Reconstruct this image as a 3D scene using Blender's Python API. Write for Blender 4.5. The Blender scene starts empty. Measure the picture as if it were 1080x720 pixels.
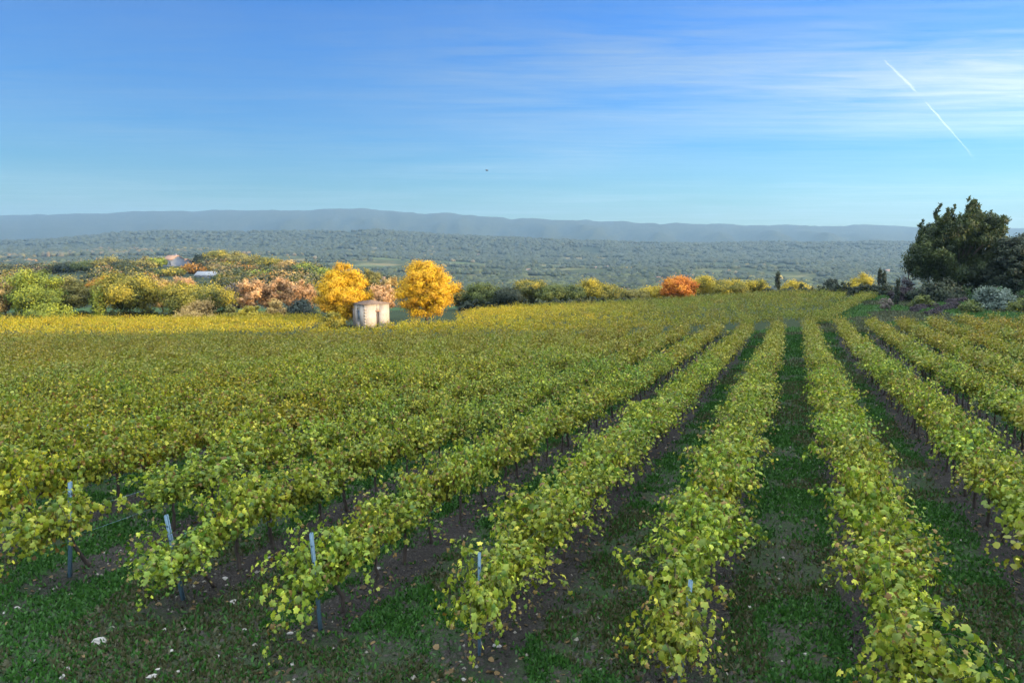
import bpy, math, random
import numpy as np
from mathutils import Vector, noise as mnoise
R = math.radians
S = bpy.context.scene
COL = S.collection
rng = np.random.default_rng(7)
random.seed(7)

# ------------------------------------------------------------------ camera
# world: camera looks along +Y, right is +X; the near ground lies about z = 0
CAM_H, F, PITCH, HY = 5.13, 780.0, math.atan(98 / 780.0), 262.0
cp, sp = math.cos(PITCH), math.sin(PITCH)
cam = bpy.data.cameras.new('camera')
cam.sensor_width = 36; cam.lens = 36 * F / 1080; cam.clip_start = .1; cam.clip_end = 40000
cam_o = bpy.data.objects.new('camera', cam); COL.objects.link(cam_o)
cam_o.location = (0, 0, CAM_H); cam_o.rotation_euler = (math.pi / 2 - PITCH, 0, 0)
S.camera = cam_o

def ray(px, py):
    u, v = (px - 540) / F, (py - 360) / F
    return np.array([u, cp - v * sp, -sp - v * cp])
def at_depth(px, py, Y):
    d = ray(px, py)
    return np.array([0, 0, CAM_H]) + d * (Y / d[1])
def xs_at(px, py, Y): return at_depth(px, py, Y)[0]
def elev(py, Y): return CAM_H + (at_depth(540, py, Y)[2] - CAM_H)

# ------------------------------------------------------------------ terrain
DEP = [2, 8, 12, 16, 20, 31, 45, 60, 75, 90, 105, 120, 160, 220, 300, 400, 550, 800, 1200, 2000, 3000, 3500, 4000, 4400, 5200, 6500, 7300, 8000, 9000]
def drop(*v): return v
# columns: picture x -> drop below the camera at every depth of DEP
TAB = {
 -300: drop(5.1,5.1,5.2,5.4,5.8,6.8,7.9,8.9,9.7,10.4,11.1,11.6,13,15,16,17,19,27,36,32,8,-15,-30,-10,0,-180,-300,-370,-350),
 0:    drop(5.1,5.1,5.2,5.35,5.7,6.7,7.8,8.8,9.6,10.3,11.0,11.6,13,15,16,16,18,27,37,34,10,-18,-36,-10,0,-180,-300,-369,-350),
 180:  drop(5.1,5.1,5.2,5.35,5.7,6.6,7.6,8.6,9.4,10.2,10.9,11.5,13,14.5,13,9.5,12,30,45,36,8,-50,-97,-60,0,-190,-320,-415,-390),
 384:  drop(5.1,5.1,5.2,5.3,5.6,6.4,7.4,8.4,9.2,9.9,10.6,11.2,13,16,17,15,20,35,58,46,12,-50,-98,-60,0,-190,-330,-440,-400),
 540:  drop(5.1,5.1,5.2,5.3,5.6,6.4,7.2,8.0,8.7,9.3,9.9,10.4,12,16,22,32,45,55,62,60,38,-20,-62,-30,0,-150,-260,-330,-300),
 700:  drop(5.1,5.1,5.2,5.3,5.6,6.3,7.0,7.6,8.1,8.5,8.9,9.3,11,15,22,32,45,55,64,62,42,-5,-28,-10,0,-120,-215,-272,-250),
 840:  drop(5.1,5.1,5.15,5.25,5.5,6.2,6.8,7.2,7.3,7.4,7.6,7.9,9.5,14,22,32,45,56,66,64,42,-5,-31,-10,0,-110,-195,-256,-240),
 930:  drop(5.1,5.1,5.15,5.25,5.5,6.1,6.6,7.0,7.1,6.9,7.0,7.4,9,14,22,32,45,56,66,64,42,-8,-40,-10,0,-110,-195,-256,-240),
 1080: drop(5.1,5.1,5.15,5.25,5.5,6.0,6.4,6.8,6.7,6.1,5.6,5.6,7,12,20,32,45,56,66,64,42,-8,-40,-10,0,-100,-175,-225,-210),
 1400: drop(5.1,5.1,5.15,5.25,5.4,5.8,6.1,6.3,6.2,5.6,5.2,5.0,6,10,18,30,45,56,66,64,42,-8,-40,-10,0,-100,-175,-225,-210)}
cols = sorted(TAB)
PH = np.array([math.atan((c - 540) / 786.0) for c in cols])
NP_, NR = 400, 520
ph_g = np.linspace(PH[0], PH[-1], NP_)
lr_g = np.linspace(math.log(2), math.log(12000), NR)
G = np.zeros((NP_, NR))
_tmp = np.array([np.interp(np.exp(lr_g) * math.cos(p), DEP, TAB[c]) for c, p in zip(cols, PH)])
for j in range(NR): G[:, j] = np.interp(ph_g, PH, _tmp[:, j])
# far and middle skyline profiles: picture x, picture y
far_p = np.array([[-300,228],[0,226],[50,224.5],[130,222],[200,221],[270,219.5],[350,219],[400,221],[450,225],[500,227.5],[540,230],[600,233.5],[650,236],[720,236],[800,238],[860,237],[980,237.5],[1080,240],[1400,244]])
for _ in range(4):
    G[1:-1] = (G[:-2] + 2 * G[1:-1] + G[2:]) / 4
for _ in range(6):
    G[:, 1:-1] = (G[:, :-2] + 2 * G[:, 1:-1] + G[:, 2:]) / 4

# the shade: an unseen wooded rise shaped to cast it, between vineyard and low sun
SUN_AZ, SUN_EL = R(116), R(6.0)                      # azimuth clockwise from the view
sv = np.array([math.sin(SUN_AZ), math.cos(SUN_AZ)])
TE = math.tan(SUN_EL)
mv = np.array([-sv[1], sv[0]])                        # horizontal, square to the sun
SHADE_M = [-90, 20, 32, 45, 60, 76, 107, 124, 188, 300]
SHADE_S = [-98, -96, -93, -80, -62, -45, -37, -32, -27, -25]   # where the shade ends on the vines, along the sun direction
RS = 115.0

def vnoise(x, y, seed=0):
    xi = np.floor(x).astype(np.int64); yi = np.floor(y).astype(np.int64)
    fx = x - xi; fy = y - yi
    fx = fx * fx * (3 - 2 * fx); fy = fy * fy * (3 - 2 * fy)
    def h(a, b):
        n = (a * 374761393 + b * 668265263 + seed * 974711) & 0x7fffffff
        n = ((n ^ (n >> 13)) * 1274126177) & 0x7fffffff
        return ((n ^ (n >> 16)) & 0xffff) / 65535.0
    return (h(xi, yi) * (1 - fx) * (1 - fy) + h(xi + 1, yi) * fx * (1 - fy) + h(xi, yi + 1) * (1 - fx) * fy + h(xi + 1, yi + 1) * fx * fy) * 2 - 1

def terrain(x, y):
    x = np.asarray(x, float); y = np.asarray(y, float)
    r = np.maximum(np.hypot(x, y), 2.0); ph = np.arctan2(x, y)
    a = np.clip((ph - ph_g[0]) / (ph_g[-1] - ph_g[0]) * (NP_ - 1), 0, NP_ - 1.001)
    b = np.clip((np.log(r) - lr_g[0]) / (lr_g[-1] - lr_g[0]) * (NR - 1), 0, NR - 1.001)
    i = a.astype(int); j = b.astype(int); fa = a - i; fb = b - j
    dr = G[i, j] * (1 - fa) * (1 - fb) + G[i + 1, j] * fa * (1 - fb) + G[i, j + 1] * (1 - fa) * fb + G[i + 1, j + 1] * fa * fb
    z = CAM_H - dr
    # the rise on the sunny side, out of the picture
    q = x * sv[0] + y * sv[1] - RS
    m = x * mv[0] + y * mv[1]
    crest = -4.4 + TE * (RS - np.interp(m, SHADE_M, SHADE_S)) - .6
    w = np.where(q < 0, np.exp(-(q / 30.0) ** 2), np.exp(-(q / 120.0) ** 2))
    ends = np.clip((m + 140) / 100, 0, 1) * np.clip((300 - m) / 90, 0, 1)
    edge = np.clip((np.abs(ph) - R(40)) / R(8), 0, 1)
    w = w * ends * edge
    z = z * (1 - w) + np.maximum(z, crest) * w
    # small relief
    near = np.clip(r / 6, 0, 1)
    z = z + .05 * vnoise(x / 3.1, y / 3.1, 1) * near + .02 * vnoise(x / .7, y / .7, 2) * np.clip(60 / r, 0, 1)
    far = np.clip((r - 500) / 1500, 0, 1)
    z = z + far * (7 * vnoise(x / 330, y / 330, 3) + 4 * vnoise(x / 120, y / 120, 4))
    vf = np.clip((r - 4600) / 1500, 0, 1)
    fo = np.clip((r - 4900) / 900, 0, 1) * np.clip((7500 - r) / 900, 0, 1)
    z = z + fo * (55 * vnoise(ph * 34 + r / 2600, r / 2200, 15) + 22 * vnoise(ph * 90 - r / 900, r / 900, 16))
    z = z + vf * (14 * vnoise(ph * 60, r / 900, 5) + 5 * vnoise(ph * 200, r / 400, 6))
    return z
def tz(x, y): return float(terrain(np.array([x]), np.array([y]))[0])

# ------------------------------------------------------------------ mesh helpers
def build(name, V, Fc, mat, parent=None, col=None, smooth=False):
    V = np.asarray(V, np.float32).reshape(-1, 3)
    if not isinstance(Fc, list): Fc = [Fc]
    Fc = [np.asarray(f, np.int32) for f in Fc if len(f)]
    me = bpy.data.meshes.new(name)
    me.vertices.add(len(V)); me.vertices.foreach_set('co', V.ravel())
    tot = sum(f.size for f in Fc)
    me.loops.add(tot); me.loops.foreach_set('vertex_index', np.concatenate([f.ravel() for f in Fc]))
    n = sum(len(f) for f in Fc); me.polygons.add(n)
    sizes = np.concatenate([np.full(len(f), f.shape[1], np.int32) for f in Fc])
    st = np.zeros(n, np.int32); st[1:] = np.cumsum(sizes)[:-1]
    me.polygons.foreach_set('loop_start', st)
    if smooth: me.polygons.foreach_set('use_smooth', np.ones(n, bool))
    if col is not None:
        a = me.attributes.new('Col', 'FLOAT_COLOR', 'POINT')
        c = np.ones((len(V), 4), np.float32); c[:, :3] = col
        a.data.foreach_set('color', c.ravel())
    me.update(calc_edges=True); me.validate()
    if mat: me.materials.append(mat)
    o = bpy.data.objects.new(name, me); COL.objects.link(o)
    if parent: o.parent = parent
    return o
def tag(o, label=None, cat=None, group=None, kind=None):
    if label: o['label'] = label
    if cat: o['category'] = cat
    if group: o['group'] = group
    if kind: o['kind'] = kind
    return o
def empty(name, loc, rz=0):
    o = bpy.data.objects.new(name, None); COL.objects.link(o); o.empty_display_size = .2
    o.location = loc; o.rotation_euler = (0, 0, rz); return o
def nrm(a): return a / np.maximum(np.linalg.norm(a, axis=-1, keepdims=True), 1e-9)

class MB:
    def __init__(s): s.V = []; s.Q = []; s.T = []; s.n = 0
    def add(s, V, Q=None, T=None):
        V = np.asarray(V, float).reshape(-1, 3)
        if Q is not None and len(Q): s.Q.append(np.asarray(Q) + s.n)
        if T is not None and len(T): s.T.append(np.asarray(T) + s.n)
        s.V.append(V); s.n += len(V)
    def box(s, x0, x1, y0, y1, z0, z1):
        V = [(x, y, z) for z in (z0, z1) for x, y in ((x0, y0), (x1, y0), (x1, y1), (x0, y1))]
        s.add(V, [(3, 2, 1, 0), (4, 5, 6, 7), (0, 1, 5, 4), (1, 2, 6, 5), (2, 3, 7, 6), (3, 0, 4, 7)])
    def tube(s, P, Rd, n=6):
        P = np.asarray(P, float); Rd = np.asarray(Rd, float)
        T = nrm(np.gradient(P, axis=0)); ref = np.array([.3, .9, .1])
        A = nrm(np.cross(T, ref)); B = np.cross(T, A)
        an = np.arange(n) * 2 * math.pi / n
        V = P[:, None] + Rd[:, None, None] * (np.cos(an)[None, :, None] * A[:, None] + np.sin(an)[None, :, None] * B[:, None])
        m = len(P); Q = []
        for i in range(m - 1):
            for k in range(n):
                Q.append((i * n + k, i * n + (k + 1) % n, (i + 1) * n + (k + 1) % n, (i + 1) * n + k))
        V = V.reshape(-1, 3)
        V = np.vstack([V, P[0], P[-1]]); T_ = []
        for k in range(n):
            T_.append((m * n, (k + 1) % n, k)); T_.append((m * n + 1, (m - 1) * n + k, (m - 1) * n + (k + 1) % n))
        s.add(V, Q, T_)
    def build(s, name, mat, parent=None, smooth=False):
        F_ = []
        if s.Q: F_.append(np.concatenate(s.Q))
        if s.T: F_.append(np.concatenate(s.T))
        return build(name, np.concatenate(s.V), F_, mat, parent, smooth=smooth)

# ------------------------------------------------------------------ materials
def nt(name):
    m = bpy.data.materials.new(name); m.use_nodes = True
    t = m.node_tree; t.nodes.clear()
    out = t.nodes.new('ShaderNodeOutputMaterial')
    return m, t, out
class NT:
    def __init__(s, t): s.t = t
    def n(s, typ, ins=None, **kw):
        nd = s.t.nodes.new(typ)
        for k, v in kw.items(): setattr(nd, k, v)
        for k, v in (ins or {}).items():
            if hasattr(v, 'is_linked') or isinstance(v, bpy.types.NodeSocket): s.t.links.new(v, nd.inputs[k])
            else: nd.inputs[k].default_value = v
        return nd
    def math(s, op, a, b=0.0, c=0.0, clamp=False):
        return s.n('ShaderNodeMath', {0: a, 1: b, 2: c}, operation=op, use_clamp=clamp).outputs[0]
    def mix(s, f, a, b, typ='MIX'):
        nd = s.n('ShaderNodeMix', {}, data_type='RGBA', blend_type=typ)
        for k, v in ((0, f), (6, a), (7, b)):
            if isinstance(v, bpy.types.NodeSocket): s.t.links.new(v, nd.inputs[k])
            else: nd.inputs[k].default_value = (v if k == 0 else (tuple(v) + (1,) if len(v) == 3 else v))
        return nd.outputs[2]
    def ramp(s, f, stops):
        nd = s.n('ShaderNodeValToRGB', {0: f}); cr = nd.color_ramp
        while len(cr.elements) > 1: cr.elements.remove(cr.elements[-1])
        for i, (p, c) in enumerate(stops):
            e = cr.elements[0] if i == 0 else cr.elements.new(p)
            e.position = p; e.color = (c if len(c) == 4 else tuple(c) + (1,)) if hasattr(c, '__len__') else (c, c, c, 1)
        return nd.outputs[0]
    def noise(s, vec, scale, detail=4, rough=.55, dist=0):
        return s.n('ShaderNodeTexNoise', {'Vector': vec, 'Scale': scale, 'Detail': detail, 'Roughness': rough, 'Distortion': dist}).outputs[0]

def mat_leaf(name, trans=.35, rough=.5, tint=(1, 1, 1)):
    m, t, out = nt(name); N = NT(t)
    c = N.n('ShaderNodeAttribute', attribute_name='Col').outputs[0]
    oc = N.n('ShaderNodeObjectInfo').outputs['Color']
    c = N.mix(1.0, c, oc, 'MULTIPLY')
    if tint != (1, 1, 1): c = N.mix(1.0, c, tint, 'MULTIPLY')
    geo = N.n('ShaderNodeNewGeometry')
    nz = N.noise(geo.outputs['Position'], 23.0, 3)
    c = N.mix(N.math('MULTIPLY', nz, .35), c, N.mix(1.0, c, (.55, .6, .5), 'MULTIPLY'))
    b = N.n('ShaderNodeBsdfPrincipled', {'Base Color': c, 'Roughness': rough, 'Specular IOR Level': .3})
    tr = N.n('ShaderNodeBsdfTranslucent', {'Color': N.mix(1.0, c, (1.0, 1.05, .55), 'MULTIPLY')})
    mx = N.n('ShaderNodeMixShader', {0: trans, 1: b.outputs[0], 2: tr.outputs[0]})
    t.links.new(mx.outputs[0], out.inputs[0])
    return m
def mat_plain(name, col, rough=.8, var=.3, scale=6, metal=0, bump=.3, col2=None):
    m, t, out = nt(name); N = NT(t)
    tc = N.n('ShaderNodeTexCoord').outputs['Object']
    nz = N.noise(tc, scale, 5, .6); nz2 = N.noise(tc, scale * 5, 4, .6)
    f = N.math('ADD', N.math('MULTIPLY', nz, .65), N.math('MULTIPLY', nz2, .35))
    f = N.n('ShaderNodeMapRange', {0: f, 1: .35, 2: .65}).outputs[0]
    c2 = col2 or tuple(x * (1 - var) for x in col)
    c = N.mix(f, col, c2)
    bp = N.n('ShaderNodeBump', {'Strength': bump, 'Distance': .02, 'Height': nz2})
    b = N.n('ShaderNodeBsdfPrincipled', {'Base Color': c, 'Roughness': rough, 'Metallic': metal, 'Normal': bp.outputs[0]})
    t.links.new(b.outputs[0], out.inputs[0]); return m

M_LEAF = mat_leaf('vine_leaf', .35, .45)
M_TREE = mat_leaf('tree_leaf', .3, .6)
M_GRASS = mat_leaf('grass_blade', .3, .6)
M_BARK = mat_plain('vine_bark', (.045, .033, .026), .9, .5, 18)
M_TRUNK = mat_plain('tree_bark', (.10, .08, .06), .9, .5, 3)
M_STEEL = mat_plain('galvanised_steel', (.10, .18, .245), .5, .3, 9, metal=.25, bump=.1)
M_STONE = mat_plain('limestone', (.27, .265, .25), .85, .35, 14)

# ------------------------------------------------------------------ rows of the near parcel
TH = math.atan(300 / 786.0)
u_ = np.array([math.sin(TH), math.cos(TH)]); p_ = np.array([math.cos(TH), -math.sin(TH)])
posts_px = [(75, 608), (192, 632), (337, 665), (507, 690), (718, 722)]
def ground_hit(px, py):
    d = ray(px, py); t = 1.0
    for _ in range(60):
        P = d * t; z = tz(P[0], P[1]); t = (CAM_H - z) / -d[2]
    return d[0] * t, d[1] * t
pp = [ground_hit(*q) for q in posts_px]
q_ = [float(np.dot(P, p_)) for P in pp]; v_ = [float(np.dot(P, u_)) for P in pp]
print('row offsets', [round(a, 2) for a in q_], 'starts', [round(a, 2) for a in v_])
SP, X0 = np.polyfit([-4, -3, -2, -1, 0], q_, 1)
vs1, vs0 = np.polyfit([-4, -3, -2, -1, 0], v_, 1)
print('spacing', SP, 'X0', X0, 'start slope', vs1, vs0)

def far_end(l):   # depth of the headland for a lateral position
    return 62 + np.clip(-(l - 5) / 57, 0, 1.2) * 12

# ------------------------------------------------------------------ ground
def zones(x, y):
    """R: near parcel of rows, G: far parcel / dry field, B: mown bank"""
    q = x * p_[0] + y * p_[1]; v = x * u_[0] + y * u_[1]; k = (q - X0) / SP
    start = vs0 + vs1 * k - .6 + .5 * vnoise(x / 2, y / 2, 9)
    end = far_end(x)
    a = np.clip((v - start) / 1.2, 0, 1) * np.clip((end + 1.5 - y) / 1.5, 0, 1) * np.clip((k + 60) / 2, 0, 1)
    g = np.clip((y - end - 3) / 2, 0, 1) * np.clip((150 - y) / 5, 0, 1) * np.clip((.405 + .0009 * (y - 65) - x / np.maximum(y, 1)) / .01, 0, 1)
    b = np.clip((y - 60) / 2, 0, 1) * np.clip((170 - y) / 10, 0, 1) * (1 - g) 
    return a, g, b
def mat_ground():
    m, t, out = nt('vineyard_ground'); N = NT(t)
    geo = N.n('ShaderNodeNewGeometry'); P = geo.outputs['Position']
    z = N.n('ShaderNodeAttribute', attribute_name='Col')
    sep = N.n('ShaderNodeSeparateColor', {0: z.outputs[0]})
    xyz = N.n('ShaderNodeSeparateXYZ', {0: P})
    q = N.math('ADD', N.math('MULTIPLY', xyz.outputs[0], float(p_[0])), N.math('MULTIPLY', xyz.outputs[1], float(p_[1])))
    nb = N.noise(P, 1.6, 5, .65); nf = N.noise(P, 14, 5, .7); nl = N.noise(P, .35, 3, .5); nff = N.noise(P, 45, 3, .6)
    wob = N.math('MULTIPLY', N.math('SUBTRACT', nb, .5), .55)
    k = N.math('DIVIDE', N.math('SUBTRACT', N.math('ADD', q, wob), float(X0)), float(SP))
    fr = N.math('FRACT', N.math('ADD', k, 100.0))            # 0 at a row, .5 in mid lane
    dr = N.math('ABSOLUTE', N.math('SUBTRACT', fr, .5))      # .5 at a row, 0 mid lane
    grass_in = N.ramp(dr, [(.0, .9), (.07, 1.0), (.13, 1.2), (.28, 1.1), (.35, .12), (.5, 0.0)])
    gz = N.math('ADD', N.math('MULTIPLY', grass_in, sep.outputs[0]), N.math('SUBTRACT', 1.0, sep.outputs[0]))
    patch = N.n('ShaderNodeMapRange', {0: nb, 1: .3, 2: .62}).outputs[0]
    patch = N.math('ADD', N.math('MULTIPLY', patch, .7), .3)
    fine = N.n('ShaderNodeMapRange', {0: nf, 1: .3, 2: .7}).outputs[0]
    gf = N.math('MULTIPLY', gz, N.math('MULTIPLY', patch, N.math('ADD', N.math('MULTIPLY', fine, .5), .6)), clamp=True)
    soil = N.mix(nf, (.010, .009, .0095), (.036, .032, .031))
    soil = N.mix(N.n('ShaderNodeMapRange', {0: nff, 1: .66, 2: .72}).outputs[0], soil, (.33, .30, .26))
    green = N.mix(fine, (.010, .026, .008), (.022, .048, .014))
    green = N.mix(N.n('ShaderNodeMapRange', {0: nl, 1: .45, 2: .75}).outputs[0], green, N.mix(fine, (.02, .034, .016), (.045, .055, .03)))
    c = N.mix(gf, soil, green)
    c = N.mix(sep.outputs[1], c, N.mix(nf, (.012, .024, .009), (.03, .042, .016)))
    c = N.mix(sep.outputs[2], c, N.mix(patch, N.mix(fine, (.022, .04, .014), (.045, .062, .024)), N.mix(fine, (.02, .05, .015), (.045, .095, .03))))
    h = N.math('ADD', N.math('MULTIPLY', nf, .6), N.math('MULTIPLY', nff, .25))
    bp = N.n('ShaderNodeBump', {'Strength': .9, 'Distance': .08, 'Height': h})
    b = N.n('ShaderNodeBsdfPrincipled', {'Base Color': c, 'Roughness': .95, 'Specular IOR Level': .15, 'Normal': bp.outputs[0]})
    t.links.new(b.outputs[0], out.inputs[0]); return m
def mat_far(name, kind):
    m, t, out = nt(name); N = NT(t)
    P = N.n('ShaderNodeNewGeometry').outputs['Position']
    n1 = N.noise(P, .004, 5, .6); n2 = N.noise(P, .03, 5, .65); n3 = N.noise(P, .12, 3, .6)
    vor = N.n('ShaderNodeTexVoronoi', {'Vector': P, 'Scale': .006}, feature='F1')
    if kind == 'valley':
        wood = N.mix(n2, (.02, .035, .014), (.07, .075, .03))
        field = N.mix(N.n('ShaderNodeSeparateColor', {0: vor.outputs['Color']}).outputs[0], (.16, .13, .06), (.07, .10, .04))
        c = N.mix(N.n('ShaderNodeMapRange', {0: n1, 1: .5, 2: .58}).outputs[0], wood, field)
    else:
        c = N.mix(N.n('ShaderNodeMapRange', {0: n2, 1: .35, 2: .7}).outputs[0], (.018, .03, .014), (.06, .065, .03))
        c = N.mix(N.n('ShaderNodeMapRange', {0: n1, 1: .62, 2: .8}).outputs[0], c, (.08, .075, .055))
    bp = N.n('ShaderNodeBump', {'Strength': 1.0, 'Distance': 6.0, 'Height': N.math('ADD', n3, n2)})
    b = N.n('ShaderNodeBsdfPrincipled', {'Base Color': c, 'Roughness': 1.0, 'Specular IOR Level': .05, 'Normal': bp.outputs[0]})
    t.links.new(b.outputs[0], out.inputs[0]); return m

def ring(name, r0, r1, nr, mat, zcol=False):
    az = np.concatenate([np.linspace(R(-52), R(60), 360, endpoint=False), np.linspace(R(60), R(308), 110, endpoint=False)])
    rr = np.exp(np.linspace(math.log(r0), math.log(r1), nr))
    A, Q = np.meshgrid(az, rr)
    x = np.sin(A) * Q; y = np.cos(A) * Q; z = terrain(x, y)
    V = np.stack([x, y, z], -1).reshape(-1, 3); n = len(az)
    i = np.arange(nr - 1)[:, None] * n; k = np.arange(n)[None]; k2 = (k + 1) % n
    Fq = np.stack([i + k, i + k2, i + n + k2, i + n + k], -1).reshape(-1, 4)
    Fs = [Fq]
    if r0 < 1:
        V = np.vstack([V, [0, 0, tz(0, 0)]]); Fs.append(np.stack([np.full(n, len(V) - 1), (np.arange(n) + 1) % n, np.arange(n)], -1))
    col = None
    if zcol:
        a, g, b = zones(V[:, 0], V[:, 1]); col = np.stack([a, g, b], -1)
    o = build(name, V, Fs, mat, col=col, smooth=True)
    return tag(o, kind='structure')
def flip(o):   # faces must look up
    me = o.data
    if me.polygons[len(me.polygons) // 2].normal.z < 0: me.flip_normals()
    return o
B1, B2, B3 = 620.0, 3000.0, 5200.0
flip(ring('ground', .4, B1, 330, mat_ground(), True))
flip(ring('valley', B1, B2, 110, mat_far('valley_ground', 'valley')))
flip(ring('hills', B2, B3, 110, mat_far('hill_ground', 'hill')))
flip(ring('mountain_ridge', B3, 9300, 110, mat_far('ridge_ground', 'hill')))

# ------------------------------------------------------------------ leaves
LT_V = np.array([(0, .06, 0), (-.28, -.14, -.06), (-.52, .08, -.17), (-.40, .33, -.09), (-.55, .60, -.26), (-.26, .68, -.12), (0, 1.0, -.34), (.26, .68, -.1), (.55, .60, -.28), (.40, .33, -.09), (.52, .08, -.15), (.28, -.14, -.04), (0, .4, .04)])
LT_F = np.array([(12, (i + 1) % 12, i) for i in range(12)])
LM_V = np.array([(0, -.05, 0), (-.5, .15, -.1), (-.42, .65, -.12), (0, 1, -.16), (.42, .65, -.12), (.5, .15, -.1)])
LM_F = np.array([(0, 3, 2, 1), (0, 5, 4, 3)])
LQ_V = np.array([(0, -.1, 0), (-.5, .4, -.12), (0, 1.05, -.1), (.5, .4, -.12)])
LQ_F = np.array([(0, 3, 2, 1)])
_cg = np.random.default_rng(99)
def leaf_mesh(tv, tf, P, Nn, Tp, s):
    Nn = nrm(Nn); Tp = nrm(Tp - Nn * np.sum(Tp * Nn, -1, keepdims=True)); Sd = np.cross(Tp, Nn)
    s = np.asarray(s)[:, None, None]
    V = P[:, None] + s * (tv[None, :, 0:1] * Sd[:, None] + tv[None, :, 1:2] * Tp[:, None] + tv[None, :, 2:3] * _cg.uniform(.2, 2.4, (len(P), 1, 1)) * Nn[:, None])
    Fc = tf[None] + (np.arange(len(P)) * len(tv))[:, None, None]
    return V.reshape(-1, 3), Fc.reshape(-1, tf.shape[1])

C_GREEN, C_YG, C_YEL, C_BR = map(np.array, ((.06, .115, .016), (.27, .29, .035), (.62, .52, .07), (.22, .115, .04)))
def leaf_colours(n, g, yellow=0.0):
    t = np.clip(g.beta(2.0, 2.7, n) + yellow, 0, 1)[:, None]
    c = np.where(t < .5, C_GREEN + (C_YG - C_GREEN) * t * 2, C_YG + (C_YEL - C_YG) * (t - .5) * 2)
    br = g.random(n)[:, None]
    c = np.where(br < .045, C_BR, c)
    return c * g.uniform(.6, 1.25, (n, 1))

def vine_leaves(g, droop=0.0, shoots=19):
    P, N_, T_, Sz, C = [], [], [], [], []; stems = []
    for s in range(shoots):
        y0 = g.uniform(-.58, .58); sx = g.choice([-1, 1])
        pos = np.array([g.normal(0, .05), y0, .66 + g.uniform(-.12, .12)])
        d = nrm(np.array([sx * g.uniform(.0, .5), g.normal(0, .4) - droop * 1.2, 1.0 - .3 * droop]))
        L = g.uniform(.55, 1.2); nst = int(L / .062); pts = [pos.copy()]
        out = nrm(np.array([sx, g.normal(0, .5) - droop, 0]))
        grav = g.uniform(.04, .21) + droop * .06
        for i in range(nst):
            f = i / nst
            d = nrm(d + np.array([0, 0, -grav * (f * 2.0)]) + out * .018 + g.normal(0, .09, 3))
            pos = pos + d * .062; pts.append(pos.copy())
            if pos[2] < .1: break
            for _ in range(2 + (g.random() < .3)):
                o = nrm(g.normal(0, 1, 3) + out * .5); o = nrm(o - d * np.dot(o, d))
                P.append(pos + o * g.uniform(.03, .11))
                N_.append(nrm(o * .6 + np.array([np.sign(pos[0]) * .55, -droop * .3, .5]) + g.normal(0, .55, 3)))
                T_.append(o + np.array([0, 0, -.7]) + g.normal(0, .4, 3))
                Sz.append(g.uniform(.04, .105) * (1 - .5 * max(0, f - .6) / .4))
                c = leaf_colours(1, g, .0 - .08 * f)[0]
                if f > .85 and g.random() < .2: c = np.array([.22, .14, .05])
                C.append(c)
        if s % 2 == 0: stems.append(pts)
    return tuple(map(np.array, (P, N_, T_, Sz, C))) + (stems,)

def vine_trunk(g, mb, droop=0):
    a = g.uniform(-.1, .1, 2); n = 7; t = np.linspace(0, 1, n)
    lean = -.55 * droop
    P = np.stack([a[0] * np.sin(t * 2.6) + g.normal(0, .012, n), (a[1] * np.sin(t * 2.2)) - lean * (1 - t) + g.normal(0, .012, n), t * .66 - .06], -1)
    mb.tube(P, .034 - .012 * t + g.uniform(0, .006, n), 6)
    for sy in (-1, 1):
        tt = np.linspace(0, 1, 5)
        Q = np.stack([P[-1, 0] * (1 - tt) + g.normal(0, .01, 5), P[-1, 1] + sy * tt * .5, .6 + .07 * np.sqrt(tt) + g.normal(0, .008, 5)], -1)
        mb.tube(Q, .019 - .009 * tt, 5)

PROTO = []
for i in range(16):
    g = np.random.default_rng(100 + i)
    droop = 0.0 if i < 13 else (.7, .95, .5)[i - 13]
    lv = vine_leaves(g, droop, shoots=int(g.integers(32, 41)) + (6 if i > 12 else 0))
    PROTO.append((lv, droop))
proto_obj = []
def make_vine(i):
    lv, droop = PROTO[i]; g = np.random.default_rng(300 + i)
    root = empty('grapevine', (0, 0, 0))
    mb = MB(); vine_trunk(g, mb, droop); sm = mb
    V, Fc = leaf_mesh(LT_V, LT_F, *lv[:4])
    n = len(LT_V)
    Cc = np.repeat(lv[4], n, axis=0)
    k = np.tile(np.arange(n), len(lv[3]))
    Cc = np.where((k == 12)[:, None] | (k == 0)[:, None], Cc * np.array([.85, 1.05, .85]), Cc)  # greener along the veins
    f = build('foliage', V, Fc, M_LEAF, root, col=Cc)
    for pts in lv[5]:
        q = np.array(pts)[::3]
        if len(q) > 2: sm.tube(q, np.linspace(.006, .0025, len(q)), 4)
    mb.build('trunk', M_BARK, root, smooth=True)
    return root
def copy_tree(o, parent=None):
    c = o.copy(); COL.objects.link(c)
    if parent: c.parent = parent
    for ch in list(o.children): copy_tree(ch, c)
    return c

# positions of every vine of the near parcel
vines = []
gv = np.random.default_rng(11)
for k in range(-46, 16):
    q = X0 + SP * k
    v = vs0 + vs1 * k + .15
    first = True; idx = 0
    if k > 0: v = max(v, 4.5)
    while v < 130:
        P = p_ * q + u_ * v
        if P[1] > far_end(P[0]) - gv.uniform(0, .8): break
        if abs(P[0]) < .80 * P[1] + 2.5 and P[1] > 4:
            if first or gv.random() > .02:
                idx += 1
                vines.append(dict(k=k, x=P[0] + gv.normal(0, .04), y=P[1], first=first, d=math.hypot(P[0], P[1]), idx=idx, inf=abs(P[0]) < .70 * P[1] and P[1] > 6.2))
            first = False
        elif P[1] > 4: first = False
        v += gv.uniform(.98, 1.12)
inview = sorted([w for w in vines if w['inf']], key=lambda w: w['d'])
near_set = inview[:300]; ids = set(id(w) for w in near_set)
rest = [w for w in vines if id(w) not in ids]
print('vines', len(vines), 'near reach', near_set[-1]['d'])
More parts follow.
